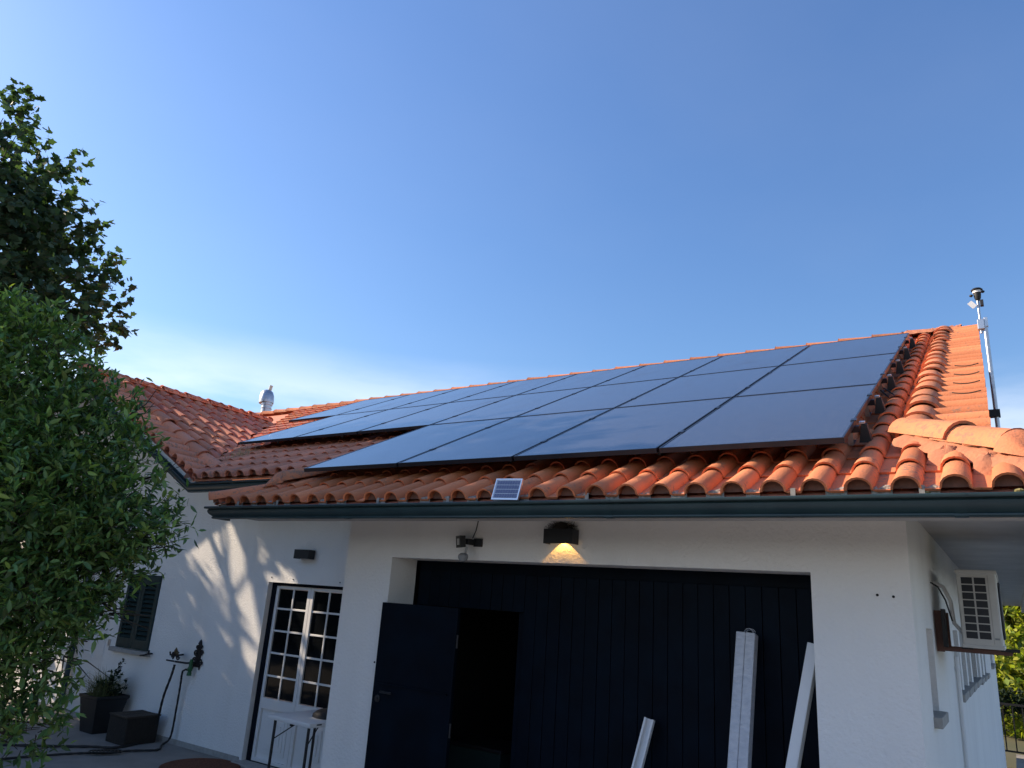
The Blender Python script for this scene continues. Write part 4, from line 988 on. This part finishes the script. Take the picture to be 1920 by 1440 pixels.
e = empty('stone_block', (-9.05, 5.85, 0)); tag(e, 'rough dark cube planter with wooden top beside the square pot', 'planter')
bxm = MB().box(-9.49, -9.08, 5.57, 5.99, 0, .305); part('body', bxm, 'block', e, bevel=.012)
x = -9.50
for i in range(4): part('plank', MB().box(x, x+.102, 5.56+random.uniform(-.012, .01), 5.995+random.uniform(-.01, .01), .306, .32+random.uniform(0, .008)), 'block_wood', e, bevel=.003); x += .107
single('doormat', MB().lathe((-7.62, 5.62, .004), [(.42, 0), (.42, .012), (.40, .02), (.02, .021)], 36), 'coir', 'round reddish brown doormat on the paving before the french door', 'doormat')

# ornate iron hose hanger with tap
hb = empty('hose_hanger', (-8.65, 6.09, .85)); tag(hb, 'ornate black iron hose hanger with green tap on the wall', 'hose hanger')
def scroll(mb, c, r, turns=1.2, sgn=1, th=.0095, ph=0):
    mb.tube([Vector(c)+Vector((math.cos(ph+sgn*t*2*math.pi*turns), 0, math.sin(ph+sgn*t*2*math.pi*turns)))*r*(1-.7*t) for t in np.linspace(0, 1, 14)], th, 6)
mb = MB(); cx, cy, cz = -8.67, 6.085, 1.03
mb.box(cx-.045, cx+.045, cy, cy+.012, cz-.11, cz+.10); mb.box(cx-.03, cx+.03, cy, cy+.012, cz+.10, cz+.17); mb.lathe((cx, cy+.006, cz+.165), [(.03, 0), (.02, .03), (.004, .055)], 8)
for sg in (-1, 1):
    scroll(mb, (cx+sg*.055, cy, cz+.06), .04, 1.2, sg); scroll(mb, (cx+sg*.065, cy, cz-.04), .045, 1.3, -sg); scroll(mb, (cx+sg*.04, cy, cz+.13), .025, 1.1, sg)
    mb.tube([(cx+sg*.06, cy, cz-.08), (cx+sg*.065, cy, cz-.14)], [.012, .006], 6)
part('back_plate', mb, 'iron', hb)
mb = MB(); mb.tube([(cx-.03, cy, cz-.06), (cx-.10, cy-.08, cz-.07), (cx-.22, cy-.16, cz-.06)], .012, 8); mb.tube([(cx-.24, cy-.16, cz-.06), (cx-.36, cy-.19, cz-.055)], .010, 8)
for k in range(6): a = .3+k*.5; scroll(mb, (cx-.25+math.cos(a)*.06, cy-.15, cz-.02+math.sin(a)*.05), .035, 1.1, 1 if k % 2 else -1, .0095, k)
part('hanger_arm', mb, 'iron', hb)
part('leaf_ornament', MB().lathe((cx-.24, cy-.16, cz+.03), [(.004, 0), (.02, .02), (.022, .04), (.004, .075)], 8).lathe((cx-.20, cy-.16, cz+.01), [(.004, 0), (.016, .02), (.016, .035), (.004, .06)], 8), 'iron_gold', hb)
part('cup_hook', MB().tube([(-8.98, 6.09, 1.04), (-9.0, 6.0, 1.03), (-9.10, 5.98, 1.03), (-9.115, 5.98, 1.065)], .011, 8).tube([(-9.0, 6.0, 1.03), (-9.0, 6.0, 1.075)], .011, 8), 'iron', hb)
part('tap', MB().lathe((cx-.03, cy-.06, cz-.21), [(.03, 0), (.028, .03), (.02, .045), (.03, .06), (.034, .085), (.02, .11), (.024, .15), (.018, .19)], 12), 'valve_green', hb, smooth=True)
part('spout', MB().tube([(cx-.03, cy-.06, cz-.15), (cx-.10, cy-.07, cz-.145), (cx-.15, cy-.075, cz-.17), (cx-.155, cy-.075, cz-.24)], .013, 8), 'iron', hb, smooth=True)
single('shutter_catch', MB().tube([(-9.69, 6.10, .985), (-9.67, 6.03, .985), (-9.73, 6.01, .965), (-9.80, 6.0, .955)], .010, 8).tube([(-9.67, 6.03, .985), (-9.66, 6.03, 1.03)], .012, 8), 'iron', 'small black iron shutter catch at the corner of the sill', 'shutter catch')
# hoses
def hose(name, pts, r, label):
    pts = [Vector(q) for q in pts]; fine = []
    for i in range(len(pts)-1):
        p0, p1, p2, p3 = pts[max(i-1, 0)], pts[i], pts[i+1], pts[min(i+2, len(pts)-1)]
        for k in range(8):
            t = k/8; fine.append(.5*((2*p1)+(-p0+p2)*t+(2*p0-5*p1+4*p2-p3)*t*t+(-p0+3*p1-3*p2+p3)*t**3))
    fine.append(pts[-1]); rs = [r*(1+.12*math.sin(i*2.1)) for i in range(len(fine))]
    return single(name, MB().tube(fine, rs, 8), 'rubber', label, 'hose', 'garden hoses', smooth=True)
hose('garden_hose', [(cx-.23, cy-.15, cz-.10), (cx-.25, 5.93, .80), (cx-.33, 5.93, .55), (cx-.40, 5.96, .30), (cx-.47, 6.0, .12), (cx-.50, 5.95, .02), (-9.0, 5.46, .018), (-9.2, 5.25, .018), (-9.5, 4.9, .018), (-9.9, 4.5, .018)], .0145, 'thick black corrugated hose hanging left and running behind the dark block')
hose('garden_hose', [(cx-.155, cy-.075, cz-.23), (cx-.16, 6.02, .70), (cx-.17, 6.03, .4), (cx-.17, 6.02, .1), (cx-.16, 5.92, .02), (-8.62, 5.72, .02), (-8.75, 5.45, .02), (-8.78, 5.22, .02), (-8.9, 5.05, .02), (-9.0, 4.8, .02), (-9.1, 4.4, .02), (-9.15, 4.0, .02), (-9.3, 3.4, .02)], .0125, 'thin black hose dropping straight from the tap and across the paving')
mb = MB(); pts = []
for i in range(70):
    a = i*.62; pts.append(Vector((-8.72, 5.30, .03))+Vector((.05*math.cos(a)-.002*i, .05*math.sin(a)-.003*i, .012*abs(math.sin(a*.5)))))
single('hose_coil', mb.tube(pts, .008, 6), 'rubber', 'tight coil of black hose lying on the paving', 'hose', smooth=True)

# ---------------------------------------------------------------- citrus tree in the left foreground
random.seed(21); rng = np.random.default_rng(21)
def tree(name, base, label, cat, clumps, per_vol, nleaf, leaf, spread, tmpl, mts, bark, r0, group=None, singles_=0, stem_r=.003, trunk_top=None, surf=.55, updir=.35, droop=0.0):
    e = empty(name, base); tag(e, label, cat, group)
    tb = MB(); top = Vector(trunk_top) if trunk_top else Vector(base)+Vector((0, 0, 1.2))
    limb(tb, base, top, r0, r0*.7, .05)
    for c, r in clumps:
        c = Vector(c); mid = top.lerp(c, .5)+Vector((0, 0, -.1*(c-top).length))
        pts = limb(tb, top.lerp(c, .02), c, r0*.33, r0*.07, .07)
        rr_ = r if not hasattr(r, '__len__') else r[0]
        for k in range(5):
            q = Vector(rng.normal(size=3)).normalized(); limb(tb, pts[4], c+q*rr_*.85, r0*.09, r0*.02, .06, 4)
    tr = part('trunk', tb, bark, e, smooth=True)
    P, D, S, st = sprigs(clumps, per_vol, nleaf, leaf, spread, surf, updir)
    o = link('twigs', stem_mesh('twigs', st, stem_r, bark), e); o.matrix_parent_inverse = WM[e.name]; o['kind'] = 'stuff'
    crown = None; pick = rng.random(len(P))
    own = np.zeros(len(P), bool)
    if singles_:
        # the leaves that show largest at the near outer face become leaves of their own
        dd = np.linalg.norm(P-np.array(EYE), axis=1)-.35*rng.random(len(P)); own[np.argsort(dd)[:singles_]] = True
    lo = 0
    for mt, fr in mts:
        sel = (pick >= lo) & (pick < lo+fr) & ~own; lo += fr
        o = link('crown', leaf_mesh('crown', P[sel], D[sel], S[sel], tmpl, mt, droop), e); o.matrix_parent_inverse = WM[e.name]; o['kind'] = 'stuff'
        crown = crown or o
    if singles_:
        WM[crown.name] = WM[e.name]
        lms = [leaf_mesh('leaf', [(0, 0, 0)], [(1, .0, 0.0)], [1.0], tmpl, mt) for mt, _ in mts]
        for i in np.where(own)[0]:
            d = Vector(D[i]).normalized(); l_ = link('leaf', lms[0 if random.random() < mts[0][1] else -1], e); l_.matrix_parent_inverse = WM[e.name]
            x = d; up = Vector((random.gauss(0, .5), random.gauss(0, .5), 1)); y = up.cross(x).normalized(); z = x.cross(y)
            mm = Matrix.Identity(4)
            for a in range(3): mm[a][0] = x[a]*S[i]; mm[a][1] = y[a]*S[i]; mm[a][2] = z[a]*S[i]; mm[a][3] = P[i][a]
            l_.matrix_basis = mm
    return e
cit = []
for px, py, dist, r in ((30, 660, 6.9, .42), (95, 720, 6.7, .36), (20, 800, 6.6, .55), (150, 800, 6.6, .38), (205, 770, 6.7, .20), (105, 880, 6.3, .50), (215, 880, 6.4, .32), (30, 960, 6.2, .6), (150, 975, 6.1, .42), (245, 965, 6.2, .30), (300, 985, 6.3, .17), (60, 1080, 6.1, .52), (165, 1060, 6.2, .33), (210, 1010, 6.2, .25), (30, 1190, 6.1, .40), (100, 1160, 6.2, .28), (20, 1290, 6.0, .28), (55, 1340, 5.9, .20), (-60, 760, 6.8, .6), (-80, 930, 6.2, .7), (-70, 1120, 6.0, .6), (40, 1385, 5.9, .13), (-90, 620, 7.2, .5), (10, 610, 7.2, .26)):
    cit.append((at(px, py, dist), r))
tree('citrus_tree', (-6.45, 2.15, 0), 'bushy dark green citrus tree with narrow glossy leaves in the left foreground', 'tree', cit, 1150, 9, .080, .16, tmpl_lance(), (('citrus_leaf', .78), ('citrus_new', .22)), 'bark', .09, singles_=200, trunk_top=(-6.4, 2.2, 1.1))
tw = MB()
for px, py, dist, ang in ((250, 1020, 6.2, .5), (270, 1030, 6.2, .2), (215, 1080, 6.2, .4), (190, 1130, 6.2, -.4), (205, 1150, 6.2, -.1), (240, 780, 6.6, .9), (180, 1150, 6.2, .1), (260, 900, 6.3, .6), (120, 1230, 6.1, -.6), (60, 1250, 6.0, -.3)):
    a = at(px, py, dist); d = (CR*math.cos(ang)+Vector((0, 0, 1))*math.sin(ang)*.8+CF*random.uniform(-.3, .3)).normalized()
    for k in range(3):
        dd = (d+Vector(rng.normal(size=3))*.28).normalized(); q = a+dd*random.uniform(.18, .36); tw.tube([a, a.lerp(q, .5)+Vector(rng.normal(size=3))*.02, q], [.0055, .004, .002], 5)
ct = [o for o in C.objects if o.name == 'citrus_tree'][0]
part('bare_twigs', tw, 'bark', ct)['kind'] = 'stuff'
# sprays reaching out over the wall
spr = [(at(345, 990, 6.2), .05), (at(325, 1000, 6.2), .06), (at(310, 960, 6.2), .06)]
# plane tree further left
PSEED = 5; random.seed(PSEED); rng = np.random.default_rng(PSEED)
pl = []
for px, py, dist, r in ((-10, 205, 13.5, .42), (60, 330, 13.6, .62), (20, 420, 13.4, .8), (110, 420, 13.6, .55), (70, 520, 13.3, .9), (150, 500, 13.8, .5), (160, 580, 13.6, .62), (60, 620, 13.4, .9), (140, 640, 13.8, .45), (-60, 330, 13.0, 1.0), (-80, 520, 13, 1.2), (-100, 720, 13, 1.3), (-160, 420, 13.5, 1.4), (-260, 560, 13.5, 1.5), (-190, 190, 13.2, .9), (-230, 260, 13.3, 1.3), (-330, 400, 13.4, 1.5)):
    pl.append((at(px, py, dist), r))
for q in range(44):  # unseen crown clumps, added to shade the door wall and left roof
    y_ = random.uniform(-.8, 4.6); top_ = 9.6-.6*max(0, y_-.8); pl.append((Vector((random.uniform(-17.5, -13.5), y_, random.uniform(2.6, top_))), random.uniform(.7, 1.25)))
for q in range(10): pl.append((Vector((random.uniform(-16, -13), random.uniform(-6, -.5), random.uniform(2.2, 5.2))), random.uniform(.8, 1.2)))  # low clumps out of view, added to keep sun off the left terrace
hole = Vector((-8.35, DOOR_Y, 2.05))  # wall spot; crown is thinned along its sun line to let dapples through
def off_line(c): return ((Vector(c)-hole)-SUN*(Vector(c)-hole).dot(SUN)).length
pl = [c if off_line(c[0]) > .45+.8*c[1] else (c[0], c[1]*.5) for i, c in enumerate(pl) if i < 17 or off_line(c[0]) > .45+.8*c[1] or i % 3 == 0]
for q in range(9): pl.append((Vector((random.uniform(-15.5, -13.5), random.uniform(3.6, 5.2), random.uniform(2.4, 4.2))), random.uniform(.7, 1.0)))  # clumps added below the gap to keep the lower wall shaded
tree('plane_tree', (-15.2, 3.3, 0), 'tall dark tree with lobed leaves rising behind the citrus at the left edge', 'tree', pl, 165, 9, .122, .30, tmpl_lobed(), (('plane_leaf', 1.0),), 'bark_pale', .24, singles_=120, stem_r=.005, trunk_top=(-14.6, 3.5, 3.2), updir=.1, droop=.25)

# ---------------------------------------------------------------- right background: trees, hedge, railing
far = [((-.6, 34, 3.6), 2.6), ((1.8, 33, 2.6), 2.6), ((.4, 32, .4), 2.2), ((3.4, 34, 4.6), 2.6), ((-2.0, 35, 1.2), 2.4), ((2.8, 32, -.2), 2.2)]
tree('background_tree', (.6, 34, -1.24), 'sunlit yellow green tree beyond the railing at the right edge', 'tree', far, 420, 7, .26, .4, tmpl_blob(), (('far_leaf', .6), ('far_leaf_green', .4)), 'bark_pale', .2, stem_r=.006, trunk_top=(.6, 34, .5))
e = empty('railing', (1.2, 23.6, -.94)); tag(e, 'black metal railing at the edge of the lower terrace', 'railing')
part('top_rail', MB().box(-1.2, 4.4, 23.57, 23.63, .28, .33), 'black', e); part('bottom_rail', MB().box(-1.2, 4.4, 23.585, 23.615, -.80, -.76), 'black', e)
bme = MB().box(-.014, .014, -.014, .014, 0, 1.05).mesh('baluster', 'black')
for i in range(26): o = link('baluster', bme, e); o.matrix_parent_inverse = WM[e.name]; o.matrix_basis = Matrix.Translation((-1.1+i*.21, 23.6, -.77))
P_, D_, S_, st = sprigs([((x_, 24.1, .30), (.35, .3, .28)) for x_ in np.arange(-1.2, 4.6, .4)], 900, 7, .10, .12, .3)
e = empty('clipped_hedge', (1.6, 24.1, -.94)); tag(e, 'dark clipped hedge along the railing', 'hedge')
o = link('foliage', leaf_mesh('foliage', P_, D_, S_, tmpl_blob(), 'hedge_leaf'), e); o.matrix_parent_inverse = WM[e.name]; o['kind'] = 'stuff'
part('stems', MB().tube([(-1, 24.15, -.95), (-1, 24.15, .2)], .02, 6).tube([(.3, 24.15, -.95), (.3, 24.15, .2)], .02, 6).tube([(1.6, 24.15, -.95), (1.6, 24.15, .2)], .02, 6).tube([(3.2, 24.15, -.95), (3.2, 24.15, .2)], .02, 6), 'bark', e)

bp_ = []  # unseen tree belt, added to cut low sky light on the walls
for q in range(150):
    a = R(random.uniform(95, 275)); d_ = random.uniform(19, 26); bp_.append(((math.sin(a)*d_-2, math.cos(a)*d_+2, random.uniform(-.5, 2.2)), random.uniform(1.2, 2.0)))
P_, D_, S_, st = sprigs(bp_, 60, 7, .5, .8, .4)
o = link('sky_blocking_trees', leaf_mesh('sky_blocking_trees', P_, D_, S_, tmpl_blob(), 'plane_leaf')); o['kind'] = 'stuff'; tag(o, 'unseen belt of dark trees added around the terrace to block low sky', 'trees')
# ---------------------------------------------------------------- small things on the roof
mb = MB()
for i in range(90):
    p_ = Vector((-8.35+random.gauss(0, .10), 5.95+random.gauss(0, .12), 0)); p_.z = max(zmain(p_.y), zgab(p_.x))+.0; d = Vector((random.gauss(0, .35), random.gauss(0, .35), 1)).normalized(); ln = random.uniform(.12, .34); sd_ = d.orthogonal().normalized()*.0025
    mb.add([p_-sd_, p_+sd_, p_+d*ln+Vector((random.gauss(0, .03), 0, 0))], [(0, 1, 2)])
single('dry_weed', mb, 'dry_grass', 'tuft of dry grass growing in the valley of the tile roof', 'weed')
for i, (y_, l_) in enumerate(((6.05, .17), (6.45, .13), (6.85, .12), (7.3, .12))):
    c_ = Vector((-.12, y_, zmain(y_)+.125)); pts = [c_+Vector((-.09+.18*t, 0, 0))+Vector((0, -.5*l_*math.sin(math.pi*t)*.3, -.02*math.sin(math.pi*t))) for t in np.linspace(0, 1, 8)]
    single('twig', MB().tube(pts, .0045, 5), 'bark', ('lowest', 'second lowest', 'third lowest', 'highest')[i]+' of four thin curved twigs lying on the right verge tiles', 'twig', 'twigs on the right verge')
